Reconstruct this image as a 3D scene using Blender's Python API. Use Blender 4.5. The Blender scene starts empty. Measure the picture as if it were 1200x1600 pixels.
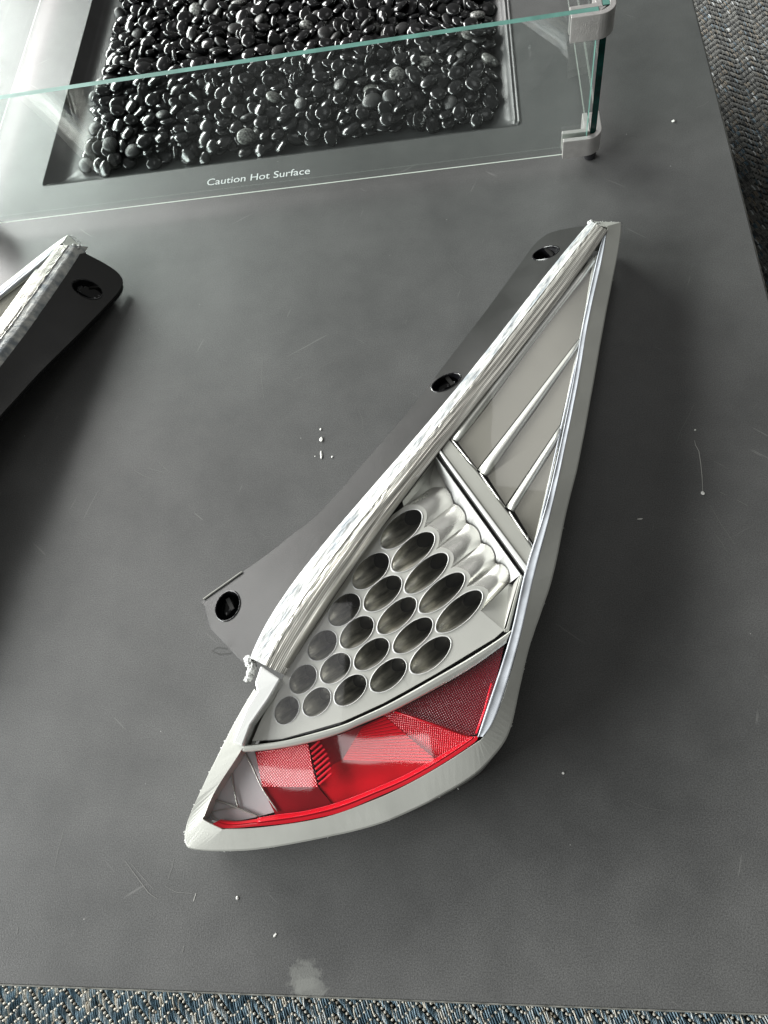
import bpy, bmesh, math, random
import numpy as np
from mathutils import Vector, Matrix
from mathutils.geometry import delaunay_2d_cdt
from mathutils import noise as mn
random.seed(7)
C = bpy.context.scene
COL = C.collection
R = math.radians

# ------------------------------------------------------------------ camera
HC = 0.6                                   # camera height over the table top (m)
RM = Matrix(((0.98768136, 0.05549886, 0.1463059), (0.01053233, 0.90929123, -0.41602707), (-0.1561237, 0.41244312, 0.89750547)))
FPX = 1185.0
cd = bpy.data.cameras.new('camera'); cam = bpy.data.objects.new('camera', cd); COL.objects.link(cam)
cam.matrix_world = Matrix.Translation((0, 0, HC)) @ RM.to_4x4()
cd.sensor_fit = 'VERTICAL'; cd.sensor_height = 24.0; cd.lens = 24.0*FPX/1600.0
cd.clip_start = 0.01; cd.clip_end = 100
C.camera = cam

# ------------------------------------------------------------------ light
wd = bpy.data.worlds.new('World'); C.world = wd; wd.use_nodes = True
wd.node_tree.nodes['Background'].inputs[0].default_value = (1.0, 1.0, 0.97, 1)
wd.node_tree.nodes['Background'].inputs[1].default_value = 0.16
def area(name, loc, target, sx, sy, rad, col):
    l = bpy.data.lights.new(name, 'AREA'); l.shape = 'RECTANGLE'; l.size = sx; l.size_y = sy
    l.energy = rad*math.pi*sx*sy; l.color = col
    o = bpy.data.objects.new(name, l); COL.objects.link(o); o.location = loc
    d = Vector(target)-Vector(loc); o.rotation_euler = d.to_track_quat('-Z', 'Y').to_euler()
    return o
area('far_window_light', (-4.2, 3.7, 1.75), (-.3, .5, 0), 3.9, 1.8, 28.5, (1.0, .99, .965))
area('near_window_light', (-4.4, -.6, 1.75), (-.1, .35, 0), 3.7, 1.7, 23.0, (.98, 1.0, .99))
# unseen area lights added for their reflections: two slim ones mirrored in the lens over the red reflectors, two dim broad panels mirrored in the upper lens
REFL = [((-.43, -.392, 2.2), .31, .078, 4.8), ((-.783, -.488, 2.2), .20, .052, 4.2), ((.26, 2.05, 2.2), .60, 1.15, 1.3), ((-.76, .72, 2.2), .28, .62, 1.3)]
for p_, sx_, sy_, rad_ in REFL: area('added_reflection_light', p_, (p_[0], p_[1], 0), sx_, sy_, rad_, (1, 1, 1))
C.view_settings.view_transform = 'Standard'; C.view_settings.look = 'None'
C.view_settings.exposure = 0.2; C.view_settings.gamma = 1.0
C.render.engine = 'CYCLES'
C.cycles.use_denoising = True
C.cycles.max_bounces = 10; C.cycles.transparent_max_bounces = 16
C.cycles.caustics_reflective = False; C.cycles.caustics_refractive = False

# ------------------------------------------------------------------ helpers
def P(u, v, z=0.0):
    d = RM @ Vector((u-600.0, 800.0-v, -FPX)); t = (z-HC)/d.z
    return Vector((d.x*t, d.y*t, z))
def mat(name, base, metal=0.0, rough=0.5, coat=0.0, var=0.0, vscale=30, bump=0.0, bscale=300, rvar=0.0, base2=None, stretch=None, spec=.5, emis=None):
    m = bpy.data.materials.new(name); m.use_nodes = True; nt = m.node_tree
    b = nt.nodes['Principled BSDF']
    b.inputs['Base Color'].default_value = (*base, 1); b.inputs['Metallic'].default_value = metal
    b.inputs['Roughness'].default_value = rough; b.inputs['Coat Weight'].default_value = coat
    b.inputs['Coat Roughness'].default_value = .03; b.inputs['Specular IOR Level'].default_value = spec
    tc = nt.nodes.new('ShaderNodeTexCoord'); src = tc.outputs['Object']
    if stretch:
        mp = nt.nodes.new('ShaderNodeMapping'); nt.links.new(src, mp.inputs[0])
        mp.inputs['Rotation'].default_value = (0, 0, stretch[0]); mp.inputs['Scale'].default_value = stretch[1]
        # rotate first, then scale: two mappings
        mp2 = nt.nodes.new('ShaderNodeMapping'); mp.inputs['Scale'].default_value = (1, 1, 1)
        nt.links.new(mp.outputs[0], mp2.inputs[0]); mp2.inputs['Scale'].default_value = stretch[1]; src = mp2.outputs[0]
    def noise(sc, det=4):
        n = nt.nodes.new('ShaderNodeTexNoise'); n.inputs['Scale'].default_value = sc; n.inputs['Detail'].default_value = det
        nt.links.new(src, n.inputs['Vector']); return n
    if var or base2:
        n = noise(vscale); mx = nt.nodes.new('ShaderNodeMix'); mx.data_type = 'RGBA'
        rp = nt.nodes.new('ShaderNodeMapRange'); rp.inputs[1].default_value = .35; rp.inputs[2].default_value = .65
        nt.links.new(n.outputs[0], rp.inputs[0]); nt.links.new(rp.outputs[0], mx.inputs[0])
        c1 = [max(0, c*(1-var)) for c in base]; c2 = list(base2) if base2 else [min(1, c*(1+var)) for c in base]
        mx.inputs[6].default_value = (*c1, 1); mx.inputs[7].default_value = (*c2, 1)
        nt.links.new(mx.outputs[2], b.inputs['Base Color'])
    if rvar:
        n = noise(vscale*1.7); rp = nt.nodes.new('ShaderNodeMapRange'); rp.inputs[1].default_value = .3; rp.inputs[2].default_value = .7
        rp.inputs[3].default_value = max(0.02, rough-rvar); rp.inputs[4].default_value = rough+rvar
        nt.links.new(n.outputs[0], rp.inputs[0]); nt.links.new(rp.outputs[0], b.inputs['Roughness'])
    if bump:
        n = noise(bscale, 3); bp = nt.nodes.new('ShaderNodeBump'); bp.inputs['Strength'].default_value = bump; bp.inputs['Distance'].default_value = .001
        nt.links.new(n.outputs[0], bp.inputs['Height']); nt.links.new(bp.outputs[0], b.inputs['Normal'])
    return m
def tag(o, label=None, cat=None, group=None, kind=None):
    if label: o['label'] = label
    if cat: o['category'] = cat
    if group: o['group'] = group
    if kind: o['kind'] = kind
    return o
def empty(name, loc=(0, 0, 0)):
    o = bpy.data.objects.new(name, None); COL.objects.link(o); o.location = loc; o.empty_display_size = .05; return o
ORIG = {}
def mesh(name, verts, faces, m, parent=None, smooth=False, bevel=0.0, mats=None, fm=None):
    # verts are world coordinates; the parent chain only carries translation
    off = Vector((0, 0, 0)); p = parent
    while p is not None:
        off += p.location; p = p.parent
    me = bpy.data.meshes.new(name)
    me.from_pydata([tuple(Vector(v)-off) for v in verts], [], faces); 
    for x in (mats or [m]): me.materials.append(x)
    if fm is not None: me.polygons.foreach_set('material_index', fm)
    if smooth: me.polygons.foreach_set('use_smooth', [True]*len(me.polygons))
    me.validate(); me.update()
    bm = bmesh.new(); bm.from_mesh(me); bmesh.ops.recalc_face_normals(bm, faces=bm.faces); bm.to_mesh(me); bm.free()
    o = bpy.data.objects.new(name, me); COL.objects.link(o)
    if parent: o.parent = parent
    if bevel:
        b = o.modifiers.new('bevel', 'BEVEL'); b.width = bevel; b.segments = 2; b.limit_method = 'ANGLE'; b.angle_limit = R(35)
    return o
def lerp(a, b, t): return a+(b-a)*t
def interp(x, xs, ys):
    return float(np.interp(x, xs, ys))
def catmull(pts, n):
    """smooth resample of tuples through all points; n samples per segment"""
    out = []; k = len(pts)
    for i in range(k-1):
        p0, p1, p2, p3 = [np.array(pts[max(0, min(k-1, j))], float) for j in (i-1, i, i+1, i+2)]
        for s in range(n):
            t = s/n
            out.append(.5*((2*p1)+(-p0+p2)*t+(2*p0-5*p1+4*p2-p3)*t*t+(-p0+3*p1-3*p2+p3)*t**3))
    out.append(np.array(pts[-1], float)); return out
def linear(pts, n):
    out = []
    for i in range(len(pts)-1):
        for s in range(n): out.append(np.array(pts[i], float)+(np.array(pts[i+1], float)-np.array(pts[i], float))*s/n)
    out.append(np.array(pts[-1], float)); return out
def grid(rows):
    """rows: list of equal length lists of points -> verts, faces"""
    v = [p for r in rows for p in r]; n = len(rows[0]); f = []
    for i in range(len(rows)-1):
        for j in range(n-1): f.append((i*n+j, i*n+j+1, (i+1)*n+j+1, (i+1)*n+j))
    return v, f
def slab(name, px, z, th, m, parent, bevel=.0004, smooth=False):
    """plate whose top outline is seen at the pixels px, at height z (number or function), thickness th"""
    zf = z if callable(z) else (lambda u, v: z)
    top = [P(u, v, zf(u, v)) for u, v in px]; n = len(top)
    bot = [Vector((p.x, p.y, p.z-th)) for p in top]
    f = [tuple(range(n)), tuple(range(2*n-1, n-1, -1))]+[(i, i+n, (i+1) % n+n, (i+1) % n) for i in range(n)]
    return mesh(name, top+bot, f, m, parent, smooth, bevel)
def inside(p, poly):
    x, y = p; c = False; n = len(poly)
    for i in range(n):
        x1, y1 = poly[i]; x2, y2 = poly[i-1]
        if (y1 > y) != (y2 > y) and x < (x2-x1)*(y-y1)/(y2-y1)+x1: c = not c
    return c
def plate(name, outer, holes, z, th, m, parent, step=0, bevel=0.0, smooth=False):
    """triangulated plate with holes; outline in pixels, height function z(u,v)"""
    pts = []; edges = []
    for loop in [outer]+holes:
        s = len(pts); k = len(loop)
        pts += [Vector(p) for p in loop]; edges += [(s+i, s+(i+1) % k) for i in range(k)]
    if step:
        us = [p[0] for p in outer]; vs = [p[1] for p in outer]; u = min(us)
        while u < max(us):
            v = min(vs)
            while v < max(vs):
                if inside((u, v), outer) and not any(inside((u, v), h) for h in holes): pts.append(Vector((u, v)))
                v += step
            u += step
    r = delaunay_2d_cdt(pts, edges, [], 0, 1e-4, True); V, F = r[0], r[2]
    keep = []
    for f in F:
        c = (sum(V[i].x for i in f)/len(f), sum(V[i].y for i in f)/len(f))
        if inside(c, outer) and not any(inside(c, h) for h in holes): keep.append(f)
    W = [P(p.x, p.y, z(p.x, p.y)) for p in V]
    n = len(W); verts = W+[Vector((p.x, p.y, p.z-th)) for p in W]
    cnt = {}
    for f in keep:
        for i in range(len(f)):
            a, b = f[i], f[(i+1) % len(f)]; k = (min(a, b), max(a, b)); cnt[k] = cnt.get(k, 0)+1
    faces = [tuple(f) for f in keep]+[tuple(i+n for i in reversed(f)) for f in keep]
    off_ = 2*n if smooth else 0
    if smooth: verts = verts+verts
    faces += [(a+off_, b+off_, b+n+off_, a+n+off_) for (a, b), c in cnt.items() if c == 1]
    return mesh(name, verts, faces, m, parent, smooth, bevel)
def tube(pts, r, n=8, closed=False):
    v = []; f = []; k = len(pts)
    for i, p in enumerate(pts):
        a = Vector(pts[max(0, i-1)]); b = Vector(pts[min(k-1, i+1)]); d = (b-a).normalized()
        s = d.cross(Vector((0, 0, 1))); s = s.normalized() if s.length > 1e-6 else Vector((1, 0, 0)); t = s.cross(d)
        for j in range(n):
            an = 2*math.pi*j/n; v.append(Vector(p)+s*math.cos(an)*r+t*math.sin(an)*r)
    for i in range(k-1):
        for j in range(n): f.append((i*n+j, i*n+(j+1) % n, (i+1)*n+(j+1) % n, (i+1)*n+j))
    f += [tuple(range(n-1, -1, -1)), tuple(range((k-1)*n, k*n))]
    return v, f
def ellipse(cx, cy, W, H, b, n=48, tilt=1):
    """tilted ellipse from its half extents W,H and minor semi axis b; returns (point list)"""
    a2 = W*W+H*H-b*b; a = math.sqrt(a2); c2 = max(-1, min(1, (W*W-H*H)/(a2-b*b))) if a2-b*b > 1 else 0
    th = .5*math.acos(c2)
    ca, sa = math.cos(th), -math.sin(th)*tilt
    return [(cx+a*math.cos(t)*ca-b*math.sin(t)*sa, cy+a*math.cos(t)*sa+b*math.sin(t)*ca) for t in [2*math.pi*i/n for i in range(n)]]

# ------------------------------------------------------------------ materials
def table_material():
    m = bpy.data.materials.new('table_coating'); m.use_nodes = True; nt = m.node_tree; b = nt.nodes['Principled BSDF']
    N = nt.nodes.new; L = nt.links.new
    geo = N('ShaderNodeNewGeometry'); pos = geo.outputs['Position']
    def noise(sc, det=5, rg=.55):
        n = N('ShaderNodeTexNoise'); n.inputs['Scale'].default_value = sc; n.inputs['Detail'].default_value = det; n.inputs['Roughness'].default_value = rg
        L(pos, n.inputs['Vector']); return n.outputs[0]
    def mr(x, a, b_, c, d, clamp=True):
        n = N('ShaderNodeMapRange'); n.clamp = clamp
        for i, q in enumerate((a, b_, c, d)): n.inputs[i+1].default_value = q
        L(x, n.inputs[0]); return n.outputs[0]
    def math_(op, x, y):
        n = N('ShaderNodeMath'); n.operation = op
        for i, q in enumerate((x, y)):
            if isinstance(q, (int, float)): n.inputs[i].default_value = q
            else: L(q, n.inputs[i])
        return n.outputs[0]
    def mixc(f, a, b_):
        n = N('ShaderNodeMix'); n.data_type = 'RGBA'
        L(f, n.inputs[0])
        for i, q in ((6, a), (7, b_)):
            if isinstance(q, tuple): n.inputs[i].default_value = (*q, 1)
            else: L(q, n.inputs[i])
        return n.outputs[2]
    cl = mr(math_('ADD', math_('MULTIPLY', noise(4.5, 6), .6), math_('MULTIPLY', noise(19, 6, .65), .4)), .38, .62, 0, 1); col = mixc(cl, (.064, .065, .064), (.098, .099, .097))
    gr = mr(noise(1050, 2), .36, .64, 0, 1)
    g2 = N('ShaderNodeMix'); g2.data_type = 'RGBA'; g2.blend_type = 'MULTIPLY'; g2.inputs[0].default_value = 1
    L(col, g2.inputs[6]); L(mixc(gr, (.74, .74, .74), (1.24, 1.24, 1.24)), g2.inputs[7]); col = g2.outputs[2]
    # pale specks of dust
    vo = N('ShaderNodeTexVoronoi'); vo.inputs['Scale'].default_value = 75; L(pos, vo.inputs['Vector'])
    sp = math_('MULTIPLY', mr(vo.outputs['Distance'], .045, .03, 0, 1), mr(vo.outputs['Color'], .78, .8, 0, 1))
    col = mixc(math_('MULTIPLY', sp, .6), col, (.5, .5, .48))
    # fine pale scratches
    for rot, sc, thr in ((.7, (5, 90, 1), .735), (-.5, (4, 120, 1), .745), (1.9, (7, 100, 1), .75)):
        mp = N('ShaderNodeMapping'); mp.inputs['Rotation'].default_value = (0, 0, rot); L(pos, mp.inputs[0])
        m2 = N('ShaderNodeMapping'); m2.inputs['Scale'].default_value = sc; L(mp.outputs[0], m2.inputs[0])
        n = N('ShaderNodeTexNoise'); n.inputs['Scale'].default_value = 2.2; n.inputs['Detail'].default_value = 2; L(m2.outputs[0], n.inputs['Vector'])
        col = mixc(math_('MULTIPLY', mr(n.outputs[0], thr, thr+.02, 0, 1), .3), col, (.22, .22, .21))
    # two worn stains
    def stain(c, rx, ry, colr, amt, col, ns=60, edge=.15):
        s = N('ShaderNodeVectorMath'); s.operation = 'SUBTRACT'; L(pos, s.inputs[0]); s.inputs[1].default_value = c
        q = N('ShaderNodeVectorMath'); q.operation = 'DIVIDE'; L(s.outputs[0], q.inputs[0]); q.inputs[1].default_value = (rx, ry, 1)
        l = N('ShaderNodeVectorMath'); l.operation = 'LENGTH'; L(q.outputs[0], l.inputs[0])
        d = math_('ADD', l.outputs['Value'], math_('MULTIPLY', math_('SUBTRACT', noise(ns, 5, .65), .5), 2.6))
        return mixc(mr(d, 1.0+edge, 1.0-edge, 0, amt), col, colr)
    p = P(476, 1524, 0); col = stain(tuple(p), .0095, .0105, (.20, .205, .19), .5, col, 70)
    p = P(482, 1545, 0); col = stain(tuple(p), .010, .009, (.2, .205, .19), .5, col, 90)
    L(col, b.inputs['Base Color'])
    L(mr(noise(4, 6), .3, .7, .37, .45), b.inputs['Roughness'])
    bp = N('ShaderNodeBump'); bp.inputs['Strength'].default_value = .22; bp.inputs['Distance'].default_value = .0006
    L(noise(850, 3), bp.inputs['Height']); L(bp.outputs[0], b.inputs['Normal'])
    return m
M = {}
M['table'] = table_material()
M['silver'] = mat('satin_silver_paint', (.64, .65, .60), .5, .33, bump=.12, bscale=1800, var=.06, vscale=25)
M['silver_dark'] = mat('satin_silver_trim', (.42, .425, .385), .4, .30, bump=.08, bscale=2000, var=.05)
M['plate'] = mat('satin_honeycomb_silver', (.67, .675, .625), .45, .33, bump=.06, bscale=2500, var=.04, vscale=18)
M['chrome'] = mat('chrome_reflector', (.76, .755, .71), .75, .27, var=.12, vscale=14, rvar=.05)
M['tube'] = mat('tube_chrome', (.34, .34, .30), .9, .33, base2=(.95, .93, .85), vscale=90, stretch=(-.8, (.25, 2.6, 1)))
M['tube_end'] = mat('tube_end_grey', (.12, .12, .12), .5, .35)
M['white_satin'] = mat('bright_satin_silver', (.74, .75, .73), .3, .35, bump=.06, bscale=2000)
M['pane'] = mat('smoked_silver_pane', (.21, .205, .175), .5, .15, rvar=.04, var=.08, vscale=9)
M['clear_edge'] = mat('clear_edge_acrylic', (.44, .465, .50), .2, .4, bump=.1, bscale=60, var=.3, vscale=30)
M['black'] = mat('gap_black', (.012, .012, .012), 0, .5)
M['flange'] = mat('black_abs_flange', (.013, .013, .012), 0, .38, bump=.12, bscale=1500, rvar=.06, vscale=12)
M['flange_gloss'] = mat('black_gloss_plastic', (.006, .006, .007), 0, .12)
M['rough_cut'] = mat('rough_cut_acrylic', (.28, .31, .33), .1, .42, bump=1.0, bscale=260, base2=(.72, .72, .68), vscale=110, stretch=(-.95, (.45, 1.5, 1)))
M['ridge'] = mat('ridge_lens_silver', (.34, .33, .30), .5, .30, bump=.5, bscale=90, base2=(.70, .69, .63), vscale=60, stretch=(-.95, (.07, 2.4, 1)))
M['putty'] = mat('torn_silicone', (.55, .56, .54), 0, .35, bump=1.0, bscale=300, var=.3, vscale=200)
M['clear_floor'] = mat('clear_lens_floor', (.60, .57, .58), .2, .25, var=.12, vscale=22)
def red_material(name, c1, c2, pitch, rot, bump, rough=.22, ridged=False):
    m = bpy.data.materials.new(name); m.use_nodes = True; nt = m.node_tree; b = nt.nodes['Principled BSDF']
    N = nt.nodes.new; L = nt.links.new
    tc = N('ShaderNodeTexCoord'); mp = N('ShaderNodeMapping'); mp.inputs['Rotation'].default_value = (0, 0, rot); L(tc.outputs['Object'], mp.inputs[0])
    sx = N('ShaderNodeSeparateXYZ'); L(mp.outputs[0], sx.inputs[0])
    def s(o):
        a = N('ShaderNodeMath'); a.operation = 'MULTIPLY'; a.inputs[1].default_value = 2*math.pi/pitch; L(o, a.inputs[0])
        q = N('ShaderNodeMath'); q.operation = 'SINE'; L(a.outputs[0], q.inputs[0]); return q.outputs[0]
    h = s(sx.outputs[0])
    if not ridged:
        q = N('ShaderNodeMath'); q.operation = 'MULTIPLY'; L(h, q.inputs[0]); L(s(sx.outputs[1]), q.inputs[1]); h = q.outputs[0]
    r = N('ShaderNodeMapRange'); r.inputs[1].default_value = -1; L(h, r.inputs[0])
    mx = N('ShaderNodeMix'); mx.data_type = 'RGBA'; L(r.outputs[0], mx.inputs[0]); mx.inputs[6].default_value = (*c1, 1); mx.inputs[7].default_value = (*c2, 1)
    L(mx.outputs[2], b.inputs['Base Color']); b.inputs['Roughness'].default_value = rough
    if bump:
        bp = N('ShaderNodeBump'); bp.inputs['Strength'].default_value = bump; bp.inputs['Distance'].default_value = .0012; L(r.outputs[0], bp.inputs['Height']); L(bp.outputs[0], b.inputs['Normal'])
    return m
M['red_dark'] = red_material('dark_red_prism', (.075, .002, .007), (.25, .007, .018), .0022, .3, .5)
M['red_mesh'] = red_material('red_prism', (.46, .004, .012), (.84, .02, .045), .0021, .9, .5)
M['red_left'] = red_material('red_prism_left', (.46, .004, .012), (.84, .02, .045), .0021, .1, .5)
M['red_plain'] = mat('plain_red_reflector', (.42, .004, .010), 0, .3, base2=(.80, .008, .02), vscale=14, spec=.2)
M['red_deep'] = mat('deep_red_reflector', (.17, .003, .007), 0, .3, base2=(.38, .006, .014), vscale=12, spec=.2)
M['red_edge'] = mat('red_lens_edge', (.78, .008, .022), 0, .2, spec=.3)
M['red_edge_dark'] = mat('red_lens_edge_dark', (.40, .004, .012), 0, .2, spec=.3)
M['red_rib'] = mat('red_rib', (.80, .015, .035), 0, .2, spec=.4)
def film(name, tint, ior=1.5, rough=0.0, boost=1.0):
    m = bpy.data.materials.new(name); m.use_nodes = True; nt = m.node_tree; nt.nodes.clear()
    o = nt.nodes.new('ShaderNodeOutputMaterial'); t = nt.nodes.new('ShaderNodeBsdfTransparent'); g = nt.nodes.new('ShaderNodeBsdfGlossy')
    f = nt.nodes.new('ShaderNodeFresnel'); mx = nt.nodes.new('ShaderNodeMixShader'); f.inputs[0].default_value = ior
    t.inputs[0].default_value = (*tint, 1); g.inputs[0].default_value = (1, 1, 1, 1); g.inputs['Roughness'].default_value = rough
    k = nt.nodes.new('ShaderNodeMath'); k.operation = 'MULTIPLY'; k.inputs[1].default_value = boost; k.use_clamp = True
    ge = nt.nodes.new('ShaderNodeNewGeometry'); ir = nt.nodes.new('ShaderNodeMapRange'); ir.inputs[3].default_value = ior; ir.inputs[4].default_value = 1/ior
    nt.links.new(ge.outputs['Backfacing'], ir.inputs[0]); nt.links.new(ir.outputs[0], f.inputs[0])
    nt.links.new(f.outputs[0], k.inputs[0]); nt.links.new(k.outputs[0], mx.inputs[0]); nt.links.new(t.outputs[0], mx.inputs[1]); nt.links.new(g.outputs[0], mx.inputs[2]); nt.links.new(mx.outputs[0], o.inputs[0])
    return m
M['cover'] = film('clear_lens_cover', (.97, .97, .97), 1.49, .03)
nt = M['cover'].node_tree; tc_ = nt.nodes.new('ShaderNodeTexCoord'); n_ = nt.nodes.new('ShaderNodeTexNoise'); n_.inputs['Scale'].default_value = 14; n_.inputs['Detail'].default_value = 1
b_ = nt.nodes.new('ShaderNodeBump'); b_.inputs['Strength'].default_value = .12; b_.inputs['Distance'].default_value = .004
nt.links.new(tc_.outputs['Object'], n_.inputs['Vector']); nt.links.new(n_.outputs[0], b_.inputs['Height'])
for q_ in nt.nodes:
    if q_.type == 'BSDF_GLOSSY': nt.links.new(b_.outputs[0], q_.inputs['Normal'])
M['glass'] = film('clear_glass', (.945, .975, .965), 1.52, .0, 1.25)
M['glass_edge'] = mat('green_glass_edge', (.085, .20, .17), 0, .5, var=.15, vscale=60, spec=.25)
M['glass_dark'] = mat('dark_green_glass_edge', (.004, .06, .05), 0, .1, var=.5, vscale=70)
M['glass_low'] = mat('pale_glass_edge', (.72, .77, .70), 0, .4)
M['alu'] = mat('brushed_aluminium', (.70, .68, .66), .8, .32, bump=.25, bscale=900, var=.08, vscale=90)
M['alu_in'] = mat('clip_gasket', (.70, .66, .58), 0, .5, var=.25, vscale=400, bump=.6, bscale=500)
M['rubber'] = mat('black_rubber', (.012, .012, .014), 0, .4)
M['print'] = mat('white_print', (.80, .82, .82), 0, .5)
M['crumb'] = mat('white_crumb', (.78, .78, .74), 0, .6)

# ------------------------------------------------------------------ rug and table
h = HC
TX0, TX1, TY0, TY1 = -1.23*h, .431*h, -.1463*h, 2.75*h
RZ = -.45
rug_mat = mat('rug_backing', (.05, .055, .05), 0, .9, var=.4, vscale=200)
rug = mesh('rug', [(-3, -2, RZ-.004), (3, -2, RZ-.004), (3, 4, RZ-.004), (-3, 4, RZ-.004)], [(0, 1, 2, 3)], rug_mat)
tag(rug, 'flat woven outdoor rug lying under the table', 'rug'); rug['kind'] = 'structure'
def weave(x0, x1, y0, y1, pb=(.85, 3, 4), yw=(5, 4, 3, 1.1)):
    V = []; F = []; FM = []
    per, sp, amp = .050, .0150, .0112
    oct_v = [(1, 0, 0), (-1, 0, 0), (0, 1, 0), (0, -1, 0), (0, 0, 1), (0, 0, -1)]
    oct_f = [(0, 2, 4), (2, 1, 4), (1, 3, 4), (3, 0, 4), (2, 0, 5), (1, 2, 5), (3, 1, 5), (0, 3, 5)]
    def zz(x):
        t = (x/per) % 1.0; return amp*(1-abs(2*t-1))*2-amp
    def bead(x, y, z, r, ry, m):
        s = len(V); a = random.uniform(0, 1.5)
        # rounded bead: ring of 6 + top
        for k in range(6):
            q = a+k*math.pi/3; V.append((x+r*math.cos(q), y+ry*math.sin(q), z-.0006))
        for k in range(6):
            q = a+k*math.pi/3; V.append((x+.62*r*math.cos(q), y+.62*ry*math.sin(q), z+.0014))
        V.append((x, y, z+.0019))
        for k in range(6):
            k2 = (k+1) % 6; F.append((s+k, s+k2, s+6+k2, s+6+k)); F.append((s+6+k, s+6+k2, s+12)); FM.extend((m, m))
    x = x0
    while x < x1:
        for k in range(int((y0-amp)/sp)-1, int((y1+amp)/sp)+2):
            y = k*sp+zz(x)+random.uniform(-.0006, .0006)
            if y0 < y < y1: bead(x+random.uniform(-.0006, .0006), y, RZ+.0010, .0020, .0018, pb[1] if random.random() < pb[0] else pb[2])
        x += .0042
    x = x0
    while x < x1:
        for k in range(int((y0-amp)/sp)-1, int((y1+amp)/sp)+2):
            yb = k*sp+zz(x)+.0016; yt = yb+sp-.0030
            if yb < y0 or yt > y1: continue
            w = .00125; lean = -.0040+random.uniform(-.0012, .0012); s = len(V); zt = RZ+random.uniform(0, .0010)
            for q in range(4):
                t = q/3; yy = lerp(yt, yb, t); xx = x+lean*(t-.5)*-1
                zc = zt+math.sin(math.pi*t)*.0016
                V.extend([(xx-w, yy, zc-.0010), (xx, yy, zc+.0006), (xx+w, yy, zc-.0010)])
            m = random.choices((0, 1, 2, 3, 4, 5, 6), tuple(yw)+(0,)*(7-len(yw)))[0]
            for q in range(3):
                F.append((s+q*3, s+q*3+1, s+q*3+4, s+q*3+3)); F.append((s+q*3+1, s+q*3+2, s+q*3+5, s+q*3+4)); FM.extend((m, m))
        x += .0024
    return V, F, FM
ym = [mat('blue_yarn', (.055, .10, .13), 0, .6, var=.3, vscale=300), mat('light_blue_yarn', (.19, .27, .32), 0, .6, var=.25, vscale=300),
      mat('grey_yarn', (.42, .45, .45), 0, .6, var=.25, vscale=300), mat('cream_yarn', (.52, .49, .42), 0, .65, var=.2, vscale=300), mat('dark_yarn', (.20, .175, .135), 0, .7), mat('shaded_dark_yarn', (.045, .05, .05), 0, .7), mat('shaded_yarn', (.135, .14, .13), 0, .7, var=.3, vscale=200)]
V1, F1, FM1 = weave(-.78, .80, -.36, -.02)
s = len(V1); V2, F2, FM2 = weave(.22, .80, -.02, 1.75, (.55, 6, 5), (.5, .1, .3, 0, .8, 2.0, 6.0))  # right of the table: same rug, its shade put into darker yarns
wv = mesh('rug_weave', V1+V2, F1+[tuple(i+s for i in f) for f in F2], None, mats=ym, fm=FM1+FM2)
wv.parent = rug; wv['kind'] = 'stuff'

ft = empty('fire_table', (-.4*h, 1.3*h, RZ)); tag(ft, 'dark grey fire pit table with a recessed burner pan of black pebbles', 'fire table')
# burner pan hole
HX0, HX1, HY0, HY1 = -.8745*h, .0845*h, 1.2315*h, 2.15*h
def rrect(x0, x1, y0, y1, r, z, n=6):
    o = []
    for cx, cy, a in ((x1-r, y0+r, -90), (x1-r, y1-r, 0), (x0+r, y1-r, 90), (x0+r, y0+r, 180)):
        for i in range(n+1):
            t = R(a+90*i/n); o.append(Vector((cx+r*math.cos(t), cy+r*math.sin(t), z)))
    return o
def loops(ls, cap=None):
    n = len(ls[0]); v = [p for l in ls for p in l]; f = []
    for i in range(len(ls)-1):
        for j in range(n): f.append((i*n+j, i*n+(j+1) % n, (i+1)*n+(j+1) % n, (i+1)*n+j))
    if cap: f.append(tuple(range((len(ls)-1)*n, len(ls)*n)))
    return v, f
rr = .006
outer = rrect(TX0, TX1, TY0, TY1, .004, -.0015)
L = [rrect(TX0+.002, TX1-.002, TY0+.002, TY1-.002, .004, -0.018), rrect(TX0, TX1, TY0, TY1, .004, -.026), outer, rrect(TX0+.0006, TX1-.0006, TY0+.0006, TY1-.0006, .004, -.0004), rrect(TX0+.0018, TX1-.0018, TY0+.0018, TY1-.0018, .004, 0),
     rrect(HX0, HX1, HY0, HY1, rr, 0)]
v, f = loops(L); top = mesh('tabletop', v, f, M['table'], ft, smooth=False)
wl_ = [rrect(TX0-.0001, TX1+.0001, TY0-.0001, TY1+.0001, .004, -.0016), rrect(TX0+.0004, TX1-.0004, TY0+.0004, TY1-.0004, .004, -.0001), rrect(TX0+.0012, TX1-.0012, TY0+.0012, TY1-.0012, .004, .0003)]
v, f = loops(wl_); mesh('edge_highlight', v, f, mat('edge_highlight_pale', (.20, .20, .18), 0, .45, var=.5, vscale=120), ft)  # bevel highlight along the tabletop edge, put into a pale strip
def prof(o, zr_, zl_, zf_):
    out_ = []
    for p_ in rrect(HX0+o, HX1-o, HY0+o, HY1-o, rr+o*.3, 0):
        z_ = zl_ if p_.x < HX0+o+.002 else (zr_ if p_.x > HX1-o-.002 else zf_)
        out_.append(Vector((p_.x, p_.y, z_)))
    return out_
pl = [prof(0, -.0001, -.0001, -.0001), prof(.0007, .0009, -.0006, -.0004), prof(.0016, .0010, -.0016, -.0006), prof(.0026, -.0008, -.0028, -.0012), prof(.0042, -.0016, -.0046, -.0020), prof(.0052, -.0006, -.0056, -.0027),
      prof(.0062, -.0012, -.0066, -.0036), prof(.0095, -.0060, -.0098, -.0068), prof(.0125, -.0090, -.0124, -.0096), prof(.019, -.0122, -.0144, -.0128), prof(.026, -.0140, -.0146, -.0142), prof(.034, -.0146, -.0146, -.0146)]
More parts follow.
